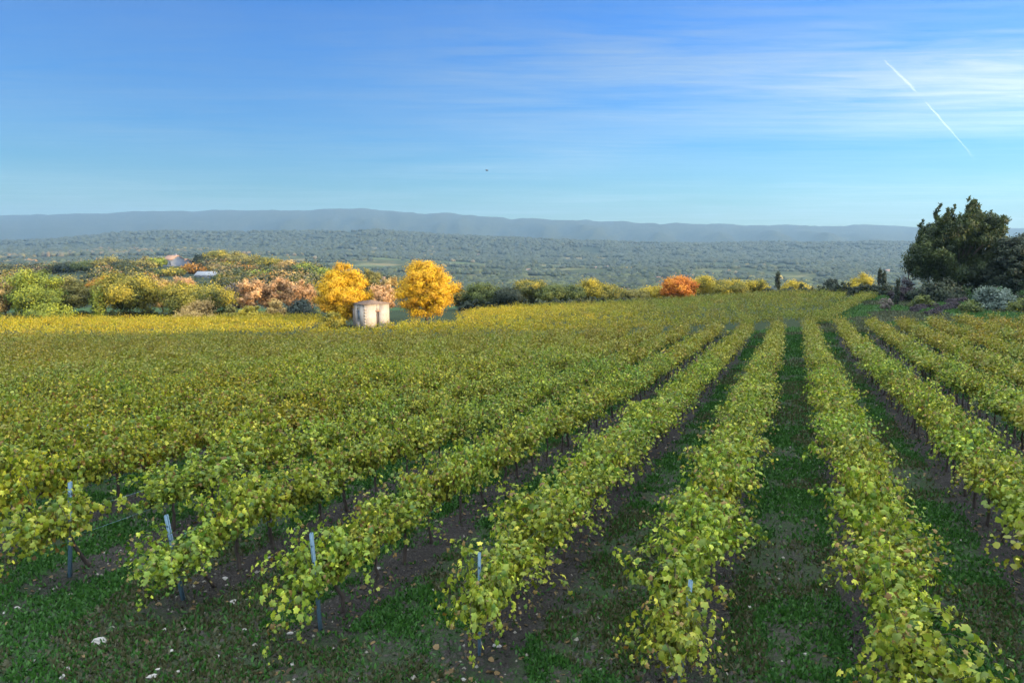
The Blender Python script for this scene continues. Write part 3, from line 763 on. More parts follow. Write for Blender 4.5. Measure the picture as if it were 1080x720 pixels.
# the two golden trees by the hut
ptree('plane_tree', 'golden round tree behind the left side of the stone hut', 361, 277, 63, 98, 'plane', 'gold', leaf=.15, dens=2.0, z0=-.2)
ptree('plane_tree', 'largest golden tree, standing alone right of the stone hut', 449, 271, 65, 98, 'plane', 'gold', leaf=.15, dens=2.0, z0=.6)
ptree('bush', 'yellow-green bush touching the left wall of the stone hut', 350, 322, 31, 93, 'bush', 'greengold', leaf=.16, dens=1.0)
ptree('bush', 'small dark bush beside the trunk of the lone golden tree', 436, 336, 10, 92, 'bush', 'dark', leaf=.1)
L = [
 ('tree', 'olive-orange tree cut by the left picture edge', 3, 299, 26, 116, 'round', 'tan', {}),
 ('tree', 'large bright lime-green tree at the far left', 36, 287, 52, 116, 'round', 'limegreen', dict(dens=1.2)),
 ('tree', 'dull olive-brown tree leaning against the bright green one', 70, 294, 40, 121, 'round', 'olive', {}),
 ('bush', 'bright yellow-green bush low below the lime-green tree', 52, 312, 40, 111, 'bush', 'limegreen', {}),
 ('tree', 'slim green upright tree between two broad ones at left', 103, 309, 17, 114, 'column', 'limegreen', {}),
 ('tree', 'broad dark-green tree with yellow top at left', 134, 290, 60, 118, 'round', 'greengold', dict(dens=1.2)),
 ('tree', 'orange-topped tree behind the broad yellow-topped one', 108, 289, 30, 135, 'round', 'orange', {}),
 ('tree', 'pale orange tree behind and right of the broad tree', 170, 297, 34, 136, 'round', 'tan', {}),
 ('tree', 'pale pinkish tree above the rounded dark bush', 193, 292, 26, 150, 'round', 'pink', {}),
 ('tree', 'rounded green-gold tree left of the pinkish bare trees', 206, 300, 66, 119, 'round', 'greengold', dict(dens=1.1)),
 ('bush', 'brownish pink bush in front of the rounded green-gold tree', 207, 317, 46, 112, 'bush', 'tan', {}),
 ('bush', 'low olive bush left of the yellow-tan bush', 243, 322, 20, 112, 'bush', 'olive', {}),
 ('tree', 'greyish leafless tree behind the low bushes', 246, 300, 26, 130, 'bare', 'grey', dict(dens=.6, leaf=.2)),
 ('bush', 'yellow-tan bush in the middle of the left tree belt', 265, 317, 26, 112, 'bush', 'yellow', {}),
 ('tree', 'tall pinkish tree, left of the pink trio', 265, 294, 34, 128, 'bare', 'pink', dict(dens=.8, leaf=.22)),
 ('tree', 'pink-tan tree in the middle of the pink trio', 292, 295, 34, 129, 'bare', 'pink', dict(dens=.85, leaf=.22)),
 ('tree', 'pink-tan tree nearest the golden tree', 316, 297, 34, 127, 'bare', 'pink', dict(dens=.85, leaf=.22)),
 ('bush', 'tan bush under the pink trees', 290, 314, 26, 116, 'bush', 'tan', {}),
 ('bush', 'dark blue-green round bush left of the golden tree', 317, 314, 34, 112, 'bush', 'bluegreen', {}),
 ('tree', 'orange-pink tree behind the roof of the stone hut', 402, 300, 30, 112, 'round', 'pink', dict(leaf=.24)),
 ('tree', 'dull green tree showing above the hut between both golden trees', 392, 283, 20, 170, 'round', 'olive', {}),
 ('tree', 'pale tan tree between the golden trees', 411, 291, 16, 165, 'round', 'tan', {}),
 ('tree', 'small pale-green tree right beside the lone golden tree', 484, 304, 22, 138, 'round', 'olive', {}),
 ('tree', 'dark green tree right of the pale-green small one', 509, 301, 40, 136, 'round', 'green', {}),
 ('tree', 'blackish green tree second in the dark belt', 535, 306, 34, 134, 'round', 'dark', {}),
 ('tree', 'tallest yellow-tipped tree in the dark belt', 560, 296, 40, 142, 'round', 'greengold', {}),
 ('tree', 'deep green tree in the middle of the dark belt', 584, 302, 36, 138, 'round', 'green', {}),
 ('tree', 'green tree left of the golden-topped one in the dark belt', 604, 304, 32, 138, 'round', 'green', {}),
 ('tree', 'golden-topped tree in the dark belt', 626, 297, 36, 142, 'round', 'yellow', {}),
 ('tree', 'yellow-brown tree right of the golden-topped one', 648, 304, 34, 140, 'round', 'greengold', {}),
 ('tree', 'low olive tree near the orange-red tree', 670, 308, 30, 140, 'round', 'olive', {}),
 ('tree', 'yellowish tree touching the left side of the orange-red tree', 690, 304, 30, 143, 'round', 'yellow', {}),
 ('tree', 'bright orange-red tree on the right of the field', 716, 294, 35, 136, 'round', 'red', dict(leaf=.24, dens=1.2, z0=.3)),
 ('tree', 'yellow-green tree immediately right of the orange-red tree', 743, 293, 32, 143, 'round', 'yellow', {}),
 ('tree', 'rounded green tree with yellow top, right of the red one', 771, 298, 38, 138, 'round', 'greengold', dict(z0=.3)),
 ('tree', 'small golden-green tree left of the cypress', 799, 297, 24, 142, 'round', 'greengold', {}),
 ('cypress_tree', 'single dark cypress standing on the field edge', 820.5, 287, 6, 135, 'column', 'dark', dict(leaf=.2)),
 ('bush', 'bright yellow bush right of the single cypress', 838, 294, 32, 146, 'bush', 'yellow', {}),
 ('tree', 'small dark tree midway along the dark hedge', 877, 296, 13, 150, 'round', 'dark', {}),
 ('bush', 'bright yellow bush left of the cypress pair', 909, 287, 26, 142, 'bush', 'yellow', {}),
 ('cypress_tree', 'taller cypress of the pair on the hill crest', 928.5, 282, 5, 122, 'column', 'dark', dict(leaf=.18)),
 ('cypress_tree', 'shorter cypress of the pair on the hill crest', 933, 286, 5, 121, 'column', 'dark', dict(leaf=.18)),
]
for nm, lab, px, yt, wp, Y, kd, pl, kw in L:
    big = kd in ('round', 'bush', 'bare')
    if 490 < px < 700 and pl == 'greengold': pl = 'shadegold'  # darker copy of greengold, ridge shade painted into the leaf colour
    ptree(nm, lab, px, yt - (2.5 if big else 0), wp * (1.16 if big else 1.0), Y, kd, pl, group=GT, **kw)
# understorey hedges filling the foot of the belts
def hedge(label, x0, x1, y0, y1, Y0, Y1, pal, hp, seed):
    g = np.random.default_rng(seed); Ps = []; out = []
    A = at_depth(x0, y0, Y0); B = at_depth(x1, y1, Y1); n = max(3, int(np.linalg.norm(B[:2] - A[:2]) / 1.1))
    cx, cy = (A[0] + B[0]) / 2, (Y0 + Y1) / 2; gz = tz(cx, cy)
    acc = [[], [], [], [], []]
    for i in range(n):
        f = (i + .5) / n; X = A[0] + (B[0] - A[0]) * f; Y = Y0 + (Y1 - Y0) * f; z = tz(X, Y)
        top = at_depth(540, y0 + (y1 - y0) * f, Y)[2]; H = max(.8, (top - z) * g.uniform(.8, 1.1))
        e = crown_leaves(g, 'bush', g.uniform(2.2, 3.4), g.uniform(2, 3), 0, H, pal, hp, .55)
        for q, arr in enumerate((e[0] + np.array([X - cx, Y - cy, z - gz]), e[1], e[2], e[3], e[4])): acc[q].append(arr)
    P, Nn, T, s, C = [np.concatenate(a) for a in acc]
    root = empty('hedge', (cx, cy, gz)); tag(root, label, 'hedge')
    V, Fc = leaf_mesh(LQ_V, LQ_F, P, Nn, T, s)
    build('foliage', V, Fc, M_TREE, root, col=np.repeat(C, 4, 0))
    mb = MB()
    for i in range(0, n, 3):
        f = (i + .5) / n; X = A[0] + (B[0] - A[0]) * f - cx; Y = Y0 + (Y1 - Y0) * f - cy; z = tz(X + cx, Y + cy) - gz
        mb.tube([(X, Y, z - .1), (X + .1, Y, z + .5), (X, Y, z + .9)], [.06, .05, .03], 5)
    mb.build('stem', M_TRUNK, root)
hedge('dark shaded hedge along the foot of the left tree belt', -40, 335, 324, 324, 122, 120, 'green', .3, 1)
hedge('dark green hedge under the middle tree belt', 486, 705, 312, 312, 132, 136, 'dark', .3, 2)
hedge('low hedge right of the orange-red tree', 728, 815, 309, 305, 138, 138, 'green', .28, 3)
hedge('low blackish hedge on the crest behind the right field', 806, 938, 301, 293, 130, 112, 'dark', .25, 4)

# the right bank: pine, dark trees, olive bush, lavender
RB = 'garden trees and shrubs on the right bank'
pn_extra = []
gp = np.random.default_rng(77)
def pine():
    Y = 98; px = 1010
    base = at_depth(px, 300, Y); X = base[0]; gz = tz(X, Y)
    root = empty('pine_tree', (X, Y, gz)); tag(root, 'big dark pine with feathery upright top on the right bank', 'tree', RB)
    # lobes in picture measure: x, y, half width, half height (px)
    lob = [(968, 270, 10, 11), (975, 262, 14, 12), (985, 275, 18, 12), (990, 250, 14, 16), (1000, 262, 20, 18), (1010, 246, 16, 18), (1025, 255, 22, 22), (1038, 244, 14, 16), (1040, 262, 16, 20),
           (1010, 282, 26, 14), (1035, 282, 20, 14), (1022, 236, 16, 10), (975, 283, 12, 8), (1002, 240, 12, 10), (1043, 236, 7, 10), (1000, 292, 20, 12), (1022, 270, 22, 14)]
    spikes = [(984, 232, 4), (989, 226, 4), (994, 221, 4), (1000, 219, 4), (1006, 217, 4), (1012, 214, 4), (1018, 216, 4), (1024, 217, 4), (1030, 216, 4), (1036, 214, 4), (1041, 211, 4), (1047, 216, 4), (1051, 223, 4), (1053, 232, 4), (979, 240, 4), (986, 236, 4), (972, 250, 4)]
    spikes = [(a, b - (3 if q % 2 else -1), c) for q, (a, b, c) in enumerate(spikes)]
    P, Nn, T, s, C = [], [], [], [], []; k = F / Y; cens = []
    Lc, Mc, Dc = map(np.array, PAL['pine'])
    def clump(cx, cy, cz, rx, ry, rz, n, up):
        off = nrm(gp.normal(0, 1, (n, 3))) * gp.random((n, 1)) ** .4
        P.append(np.array([cx, cy, cz]) + off * np.array([rx, ry, rz])); Nn.append(off + gp.normal(0, .5, (n, 3)) + np.array([0, 0, .2]))
        T.append(gp.normal(0, .6, (n, 3)) + off * .6 + np.array([0, 0, up])); s.append(gp.uniform(.18, .4, n))
        t = np.clip(gp.random() * .5 + gp.random((n, 1)) * .5 + .15 * off[:, 2:3], 0, 1)
        C.append(np.where(t > .5, Mc + (Lc - Mc) * (t - .5) * 2, Dc + (Mc - Dc) * t * 2))
    for (lx, ly, hw, hh) in lob:
        for _ in range(22):
            d = nrm(gp.normal(0, 1, 3)) * gp.uniform(.3, .95)
            p = at_depth(lx + d[0] * hw, ly - d[2] * hh, Y); dy = d[1] * hw / k * 1.3 + gp.normal(0, 1.2)
            cx, cz = p[0] - X, p[2] - gz; cens.append((cx, dy, cz))
            clump(cx, dy, cz, gp.uniform(.45, .95), gp.uniform(.45, .95), gp.uniform(.5, 1.1), 150, .8)
    for (lx, ly, hw) in spikes:
        p0 = at_depth(lx, ly, Y); dy = gp.normal(0, 1.8)
        for j in range(7):
            f = j / 6; r = (.12 + .5 * f) 
            clump(p0[0] - X + gp.normal(0, .2) + .1 * f, dy + gp.normal(0, .3), p0[2] - gz - .1 - f * 3.0, r * gp.uniform(.8, 1.5), r, .4, 50 + int(70 * f), 1.0)
    P, Nn, T, s, C = map(np.concatenate, (P, Nn, T, s, C))
    nv = np.array([(-.1, 0, 0), (.1, 0, 0), (.14, .6, .02), (0, 1, .0), (-.14, .6, .02)])
    V, Fc = leaf_mesh(nv * np.array([1.5, 1, 1]), BL_F, P, Nn, T, s)
    build('crown', V, Fc, M_TREE, root, col=np.repeat(C, 5, 0))
    mb = MB(); t = np.linspace(0, 1, 8)
    H = cens and max(c[2] for c in cens)
    for (bx, ty, r0) in ((0, 0, .26), (-.6, 1, .18), (.7, -.5, .18)):
        mb.tube(np.stack([bx * t * 2 + .15 * np.sin(t * 6), ty * t, -.3 + t * H * .85], -1), r0 * (1.1 - .9 * t), 7)
    for i in gp.permutation(len(cens))[:34]:
        c = np.array(cens[i]); b0 = np.array([c[0] * .1, c[1] * .1, max(.8, c[2] * .5)])
        mb.tube([b0, (b0 + c) / 2 + np.array([0, 0, .3]), c], [.1, .07, .03], 5)
    mb.build('trunk', M_TRUNK, root, smooth=True)
pine()
for nm, lab, px, yt, wp, Y, kd, pl, kw in [
 ('tree', 'dark evergreen cut by the right picture edge', 1076, 241, 50, 92, 'round', 'dark', dict(z0=.3, dens=1.2, leaf=.22)),
 ('tree', 'brown-green tree top behind the pine', 1056, 238, 22, 108, 'round', 'olive', dict(leaf=.22)),
 ('tree', 'low dark tree under the right side of the pine', 1040, 272, 44, 96, 'round', 'dark', dict(z0=.2, leaf=.22)),
 ('tree', 'dark rounded tree between the pine and the right picture edge', 1063, 250, 36, 95, 'round', 'dark', dict(z0=.2, dens=1.2, leaf=.2)),
 ('bush', 'silvery blue-green olive bush on the bank', 1052, 293, 44, 80, 'bush', 'silver', dict(leaf=.15, dens=1.2)),
 ('bush', 'dark bush at the foot of the pine', 1000, 290, 46, 92, 'bush', 'dark', dict(leaf=.2)),
 ('bush', 'dark bush left of the pine foot', 974, 292, 34, 93, 'bush', 'dark', dict(leaf=.2)),
 ('bush', 'purplish shrub at the left end of the bank hedge', 955, 289, 30, 96, 'bush', 'purple', dict(leaf=.18)),
 ('cypress_tree', 'thin dark conifer in front of the purplish shrub', 947, 293, 6, 88, 'column', 'dark', dict(leaf=.15)),
 ('bush', 'rounded mid-green shrub on the bank below the pine', 974, 306, 24, 84, 'bush', 'green', dict(leaf=.15)),
 ('bush', 'green shrub between lavender and olive bush', 1024, 314, 26, 78, 'bush', 'green', dict(leaf=.14)),
 ('bush', 'dark green shrub right of the olive bush', 1082, 312, 34, 77, 'bush', 'green', dict(leaf=.14)),
 ('bush', 'thin grey shrub on the grass bank', 935, 312, 16, 80, 'bare', 'grey', dict(leaf=.1, dens=.35)),
]:
    ptree(nm, lab, px, yt, wp, Y, kd, pl, group=RB, **kw)
# lavender beds
for i, (xa, ya, xb, yb, lab) in enumerate([(962, 329, 985, 324, 'left low purple lavender row on the bank'), (980, 333, 1010, 322, 'middle low purple lavender row on the bank'), (1000, 321, 1020, 319, 'small purple lavender patch nearest the pine')]):
    A = ground_hit(xa, ya); B = ground_hit(xb, yb); g = np.random.default_rng(60 + i); acc = [[], [], [], [], []]
    gz = tz(*A); m = 12
    for j in range(m):
        f = (j + .5) / m; X = A[0] + (B[0] - A[0]) * f; Y = A[1] + (B[1] - A[1]) * f
        e = crown_leaves(g, 'bush', 1.3, 1.3, 0, .75, 'purple', .1, .5)
        for q, arr in enumerate((e[0] + np.array([X - A[0], Y - A[1], tz(X, Y) - gz]), e[1], e[2] + np.array([0, 0, 2]), e[3], e[4])): acc[q].append(arr)
    P, Nn, T, s, C = [np.concatenate(a) for a in acc]
    V, Fc = leaf_mesh(LQ_V, LQ_F, P, Nn, T, s)
    o = build('lavender', V, Fc, M_TREE, col=np.repeat(C, 4, 0)); o.location = (A[0], A[1], gz)
    tag(o, lab, 'lavender', RB)

# middle-distance trees on the knoll and fields at left
gm = np.random.default_rng(90)
MG = 'trees on the wooded knoll at left'
kn = [(8, 281, 30, 420, 'dark', 'dark tree at the left edge on the far field'), (30, 279, 26, 430, 'dark', 'second dark tree from the left edge behind the field'), (52, 280, 26, 440, 'green', 'green tree third in the dark line behind the field'),
 (72, 278, 24, 430, 'dark', 'fourth dark tree in the line behind the field'), (92, 276, 28, 410, 'green', 'tree above the orange-topped tree, in the dark line'), (113, 272, 28, 400, 'olive', 'olive tree where the knoll begins at left'),
 (128, 277, 26, 380, 'dark', 'dark tree below the white house, at its left'), (150, 275, 26, 380, 'olive', 'pale-topped tree left of the white house'), (164, 272, 20, 400, 'limegreen', 'light green tree touching the white house'),
 (160, 285, 26, 330, 'green', 'green tree below the light green one by the house'), (181, 284, 24, 330, 'greengold', 'yellow-green tree directly below the white house'), (203, 278, 26, 350, 'orange', 'orange tree right of the white house'),
 (213, 268, 18, 440, 'dark', 'dark tree right above the orange one'), (228, 264, 26, 430, 'greengold', 'golden-green tree on the knoll top'), (246, 266, 28, 430, 'olive', 'olive tree on top of the knoll'),
 (240, 278, 26, 380, 'greengold', 'yellowish tree on the slope of the knoll'), (263, 268, 26, 420, 'olive', 'brown-green tree right of the knoll top'), (258, 280, 26, 370, 'orange', 'orange-brown tree on the knoll slope'),
 (283, 272, 28, 400, 'greengold', 'green-gold tree towards the right of the knoll'), (303, 275, 26, 390, 'tan', 'tan tree on the right of the knoll'), (322, 278, 24, 380, 'limegreen', 'light green tree at the right end of the knoll'),
 (234, 289, 18, 300, 'green', 'dark green bushy tree beside the white barn'), (272, 286, 28, 300, 'limegreen', 'yellow-green tree above the pink trees'), (340, 283, 22, 340, 'limegreen', 'light tree peeping left of the golden tree'),
 (300, 286, 26, 300, 'tan', 'brownish tree just above the pink trio'), (140, 287, 20, 300, 'olive', 'dull tree above the broad yellow-topped tree')]
for px, yt, wp, Y, pl, lab in kn:
    ptree('tree', lab, px, yt, wp * 1.15, Y, 'round', pl, leaf=.7, dens=1.0, group=MG)

# far woodland: one mass
HOUSES = [(365, 2600), (335, 2900), (557, 1900), (655, 1050), (640, 2300), (628, 2200), (695, 1500), (663, 1020), (505, 3000), (937, 2000)]
def woodland():
    acc = []
    g = gm
    def put(n, r0, r1, lo, hi, hmin, hmax, thr, pw=1.0):
        r = r0 * (r1 / r0) ** (g.random(n) ** pw); a = g.uniform(R(lo), R(hi), n)
        x = r * np.sin(a); y = r * np.cos(a)
        d = vnoise(x / 170, y / 170, 51) + .5 * vnoise(x / 60, y / 60, 52)
        k = d > thr; x, y = x[k], y[k]; h = g.uniform(hmin, hmax, len(x))
        acc.append(np.stack([x, y, h], -1))
    put(22000, 900, 3000, -42, 42, 5, 10, -.15)
    put(26000, 2600, 4700, -42, 42, 7, 14, -.6)
    A = np.concatenate(acc)
    px = A[:, 0] / A[:, 1] * 786 + 540
    r = np.hypot(A[:, 0], A[:, 1])
    # keep the fields round the knoll open
    px = A[:, 0] / A[:, 1] * 786 + 540
    for hx, hY in HOUSES: A = A[~((np.abs(px - hx) < 3.5) & (A[:, 1] > hY - 110) & (A[:, 1] < hY + 14))]; px = A[:, 0] / A[:, 1] * 786 + 540
    n = len(A); r = np.hypot(A[:, 0], A[:, 1]); z = terrain(A[:, 0], A[:, 1])
    nv = 6; an = np.arange(nv) * 2 * math.pi / nv
    # a lumpy little dome: ring low, ring mid, top
    T = np.concatenate([np.stack([np.cos(an) * .5, np.sin(an) * .5, np.zeros(nv)], -1), np.stack([np.cos(an + .5) * .62, np.sin(an + .5) * .62, np.full(nv, .45)], -1), np.stack([np.cos(an) * .36, np.sin(an) * .36, np.full(nv, .85)], -1), [[0, 0, 1]]])
    V = A[:, None, :] * 0
    jit = g.uniform(.7, 1.3, (n, len(T), 1))
    wd = A[:, 2] * g.uniform(1.0, 1.9, n)
    V = T[None] * jit * np.stack([wd, wd, A[:, 2]], -1)[:, None] + np.stack([A[:, 0], A[:, 1], z - .4], -1)[:, None]
    Q = []
    for L_ in (0, 1):
        for k in range(nv): Q.append((L_ * nv + k, L_ * nv + (k + 1) % nv, (L_ + 1) * nv + (k + 1) % nv, (L_ + 1) * nv + k))
    Tt = [(2 * nv + k, 2 * nv + (k + 1) % nv, 3 * nv) for k in range(nv)]
    off = (np.arange(n) * len(T))[:, None, None]
    pal = np.array([(.03, .045, .018), (.07, .085, .025), (.025, .035, .015), (.16, .15, .04), (.30, .23, .05), (.34, .19, .06), (.26, .19, .10)])
    patch = vnoise(A[:, 0] / 260, A[:, 1] / 260, 55)
    lefty = np.clip((300 - (A[:, 0] / A[:, 1] * 786 + 540)) / 300, 0, 1) + .25
    warm = (g.random(n) < np.clip(.1 + .8 * patch, .03, .85) * lefty) & (r < 3200) & (g.random(n) < np.interp(px, [150, 500], [1, .25]))
    ci = np.where(warm, g.integers(3, 7, n), g.integers(0, 3, n))
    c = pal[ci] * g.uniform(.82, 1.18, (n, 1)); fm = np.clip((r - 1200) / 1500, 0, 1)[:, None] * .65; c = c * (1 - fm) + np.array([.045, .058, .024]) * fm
    # nearer trees of the mass get loose leaf clumps instead of domes
    m_ = 2600; r2 = 205 * (950 / 205) ** (g.random(m_) ** .8); a2 = g.uniform(R(-42), R(0), m_); x2 = r2 * np.sin(a2); y2 = r2 * np.cos(a2)
    px2 = x2 / y2 * 786 + 540
    k2 = ~((px2 > 18) & (px2 < 95) & (y2 > 215) & (y2 < 390)) & ~((np.abs(px2 - 184) < 24) & (y2 < 520)) & ~((np.abs(px2 - 222) < 12) & (y2 < 345)) & ((vnoise(x2 / 60, y2 / 60, 71) > -.35) | (r2 > 500)) & ((px2 < 340) | (r2 > 600))
    x2, y2 = x2[k2], y2[k2]; m_ = len(x2); h2 = g.uniform(3.5, 7.5, m_); nl = 150
    oo = g.normal(0, .30, (m_, nl, 3)); Pn = oo * np.stack([h2, h2, h2 * .8], -1)[:, None] + np.stack([x2, y2, terrain(x2, y2) + h2 * .5], -1)[:, None]
    nV, nF = leaf_mesh(LQ_V, LQ_F, Pn.reshape(-1, 3), (oo + g.normal(0, .3, oo.shape) + [0, 0, .2]).reshape(-1, 3), g.normal(0, 1, (m_ * nl, 3)), g.uniform(.45, 1.0, m_ * nl))
    c2 = pal[g.choice(7, m_, p=[.22, .2, .14, .16, .14, .07, .07])]
    c2 = (c2[:, None] * g.uniform(.5, 1.0, (m_, nl, 1))).reshape(-1, 3)
    tag(build('woodland', nV, nF, M_TREE, col=np.repeat(c2, 4, 0)), 'loose mass of green and rusty trees behind the left tree belt', 'woodland', kind='stuff')
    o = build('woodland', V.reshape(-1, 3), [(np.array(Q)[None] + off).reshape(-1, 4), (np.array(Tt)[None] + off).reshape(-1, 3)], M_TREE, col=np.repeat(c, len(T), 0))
    tag(o, 'hazy far woods and scattered autumn trees covering the valley and hills', 'woodland', kind='stuff')
woodland()
# scrub wood on the rise that shades the vineyard (unseen, right of the picture)
def scrub():
    g = np.random.default_rng(8); n = 520
    m = g.uniform(-130, 280, n); q = RS + g.uniform(-10, 40, n)
    x = sv[0] * q + mv[0] * m; y = sv[1] * q + mv[1] * m
    k = np.abs(np.arctan2(x, y)) > R(44); x, y = x[k], y[k]
    acc = [[], [], [], []]
    e = [crown_leaves(np.random.default_rng(i), 'bush', 4.5, 4.5, 0, 2.2, 'green', .5, .8) for i in range(4)]
    for X, Y in zip(x, y):
        E = e[int(g.integers(4))]; sc = g.uniform(.5, 1.1)
        for i, arr in enumerate((E[0] * sc + np.array([X, Y, tz(X, Y) - .4]), E[1], E[2], E[3] * sc)): acc[i].append(arr)
    P, Nn, T, s = map(np.concatenate, acc)
    V, Fc = leaf_mesh(LQ_V, LQ_F, P, Nn, T, s)
    tag(build('scrub', V, Fc, M_TREE, col=np.tile([.05, .07, .02], (len(V), 1))), 'dense green scrub on the unseen rise that shades the vineyard', 'scrub', kind='stuff')
scrub()

# ------------------------------------------------------------------ buildings
M_PLASTER = mat_plain('old_plaster', (.40, .355, .31), .9, .35, 1.1, bump=.4, col2=(.25, .215, .18))
M_TILE = mat_plain('clay_tiles', (.17, .12, .095), .9, .4, 4, bump=.6)
M_WOOD = mat_plain('weathered_wood', (.07, .055, .05), .8, .4, 8)
M_PALEW = mat_plain('pale_paint', (.22, .23, .25), .7, .2, 4)
M_SHADEW = mat_plain('shaded_white_render', (.15, .165, .20), .8, .15, 2)  # shade of the white walls put into this dim bluish colour
M_FARW = mat_plain('aged_render', (.30, .28, .25), .9, .2, 2)
M_TERRA = mat_plain('terracotta_roof', (.30, .17, .11), .9, .3, 2)
M_GLASS = mat_plain('dark_window', (.05, .06, .08), .25, .2, 3)
def hut():
    Y = 92.5; c = at_depth(384.5, 330, Y); gx, gy = c[0], Y; gz = tz(gx, gy)
    top = at_depth(384.5, 321.5, Y)[2]; H = top - gz; print('hut height', H)
    w = 3.45; ang = R(37)
    root = empty('stone_hut', (gx, gy, gz), ang)
    tag(root, 'small square stone hut with a tiled roof between the golden trees', 'hut')
    # local: near corner at origin, right face runs along +x at y=0, left face along +y at x=0
    th = .3; wl = MB()
    dx0, dx1, dz1 = 1.62, 2.05, 2.05; wy0, wy1, wz0, wz1 = 1.45, 2.15, .95, 2.15
    # right wall with door opening
    wl.box(0, dx0, 0, th, -.5, H); wl.box(dx1, w, 0, th, -.5, H); wl.box(dx0, dx1, 0, th, dz1, H); wl.box(dx0, dx1, 0, th, -.5, .02)
    # left wall with window opening
    wl.box(0, th, th, wy0, -.5, H); wl.box(0, th, wy1, w - th, -.5, H); wl.box(0, th, wy0, wy1, -.5, wz0); wl.box(0, th, wy0, wy1, wz1, H)
    wl.box(0, w, w - th, w, -.5, H); wl.box(w - th, w, th, w - th, -.5, H)
    wl.build('wall', M_PLASTER, root)
    rf = MB(); o_ = .2; e = H + .002; a = [(-o_, -o_), (w + o_, -o_), (w + o_, w + o_), (-o_, w + o_)]
    V = [(x, y, e) for x, y in a] + [(x, y, e + .07) for x, y in a] + [(w / 2, w / 2, e + .42)]
    rf.add(V, [(3, 2, 1, 0), (0, 1, 5, 4), (1, 2, 6, 5), (2, 3, 7, 6), (3, 0, 4, 7)], [(4, 5, 8), (5, 6, 8), (6, 7, 8), (7, 4, 8)])
    # tile courses
    for f in np.linspace(.08, .92, 9):
        for i in range(4):
            A = np.array(V[4 + i]); B = np.array(V[4 + (i + 1) % 4]); Tp = np.array(V[8])
            rf.tube([A + (Tp - A) * f + [0, 0, .01], B + (Tp - B) * f + [0, 0, .01]], [.04, .04], 4)
    rf.build('roof', M_TILE, root)
    d = MB(); d.box(dx0, dx1, .12, .17, .02, dz1); dd = d.build('door', M_WOOD, root)
    l = MB(); l.box(dx0 - .14, dx1 + .14, -.02, .1, dz1 + .003, dz1 + .16); l.build('lintel', M_TERRA, root)
    wf = MB(); f = .07
    wf.box(-.03, .05, wy0 - .1, wy0, wz0 - .12, wz1 + .1); wf.box(-.03, .05, wy1, wy1 + .1, wz0 - .12, wz1 + .1); wf.box(-.03, .05, wy0, wy1, wz1, wz1 + .1); wf.box(-.06, .05, wy0, wy1, wz0 - .12, wz0)
    wn = wf.build('window', M_PALEW, root)
    sh = MB(); sh.box(.1, .14, wy0, wy1, wz0, wz1); sh.build('shutter', mat_plain('grey_blue_paint', (.12, .17, .22), .7, .3, 5), wn)
    qn = MB()   # quoins and patches of bare stone standing proud
    for i in range(7):
        z0 = .05 + i * .37; s = .28 if i % 2 else .18
        qn.box(-.018, s, -.018, .0, z0, z0 + .24); qn.box(-.018, 0, 0, .45 - s, z0, z0 + .24)
    qn.build('quoin', mat_plain('quoin_stone', (.31, .265, .22), .9, .35, 3), root)
    # rubble at the foot
    mb = MB()
    g = np.random.default_rng(4)
    for i in range(46):
        r = g.uniform(.07, .2); X = g.uniform(.3, 3.6); yy = -g.uniform(.25, 1.1)
        q = np.array([(1, 0, 0), (0, 1, 0), (-1, 0, 0), (0, -1, 0), (0, 0, 1), (0, 0, -1)]) * r * g.uniform(.6, 1.3, (6, 1)) + [X, yy, .05 + g.uniform(0, .2)]
        mb.add(q, None, [(0, 1, 4), (1, 2, 4), (2, 3, 4), (3, 0, 4), (1, 0, 5), (2, 1, 5), (3, 2, 5), (0, 3, 5)])
    rb_ = mb.build('rubble', mat_plain('rubble', (.26, .17, .12), .9, .4, 6)); rb_.location = root.location; rb_.rotation_euler = root.rotation_euler
    tag(rb_, 'low heap of broken tiles and stones against the hut', 'rubble', kind='stuff')
hut()
def house(label, px, py, Y, w, d, h, ang, chim=True, roof=M_TERRA, wallm=M_SHADEW, rise=.28):
    P = at_depth(px, py, Y); z = P[2] - h
    if Y > 600: z = tz(P[0], Y)
    root = empty('house', (P[0], Y, z), ang); tag(root, label, 'house')
    b = MB(); b.box(-w / 2, w / 2, -d / 2, d / 2, -3, h)
    rr = d * rise
    b.add([(-w / 2, -d / 2, h), (-w / 2, d / 2, h), (-w / 2, 0, h + rr), (w / 2, -d / 2, h), (w / 2, d / 2, h), (w / 2, 0, h + rr)], None, [(0, 2, 1), (3, 4, 5)])
    b.build('wall', wallm, root)
    r = MB(); o = .4
    for s in (-1, 1):
        V = [(-w / 2 - o, s * (d / 2 + o), h - rr * o / (d / 2)), (w / 2 + o, s * (d / 2 + o), h - rr * o / (d / 2)), (w / 2 + o, 0, h + rr), (-w / 2 - o, 0, h + rr)]
        V = V + [(x, y, z_ + .25) for x, y, z_ in V]
        r.add(V, [(0, 1, 2, 3), (4, 5, 6, 7), (0, 1, 5, 4), (1, 2, 6, 5), (2, 3, 7, 6), (3, 0, 4, 7)])
    ro = r.build('roof', roof, root)
    if chim:
        c = MB(); c.box(w * .2, w * .2 + .9, -.4, .4, h + rr * .5, h + rr + 1.1); c.build('chimney', M_TILE if roof is M_TILE else wallm, ro)
    for i in range(max(2, int(w / 4))):
        x = -w / 2 + (i + .5) * w / max(2, int(w / 4)); q = MB(); q.box(x - .5, x + .5, -d / 2 - .06, -d / 2 + .05, h * .45, h * .8); q.build('window', M_GLASS, root)
house('white two-storey country house on the wooded knoll at left', 183, 273.5, 440, 9, 8, 6, R(-30))
house('low white wing right of the country house on the knoll', 194, 276, 446, 7, 6, 4, R(-30), chim=False)
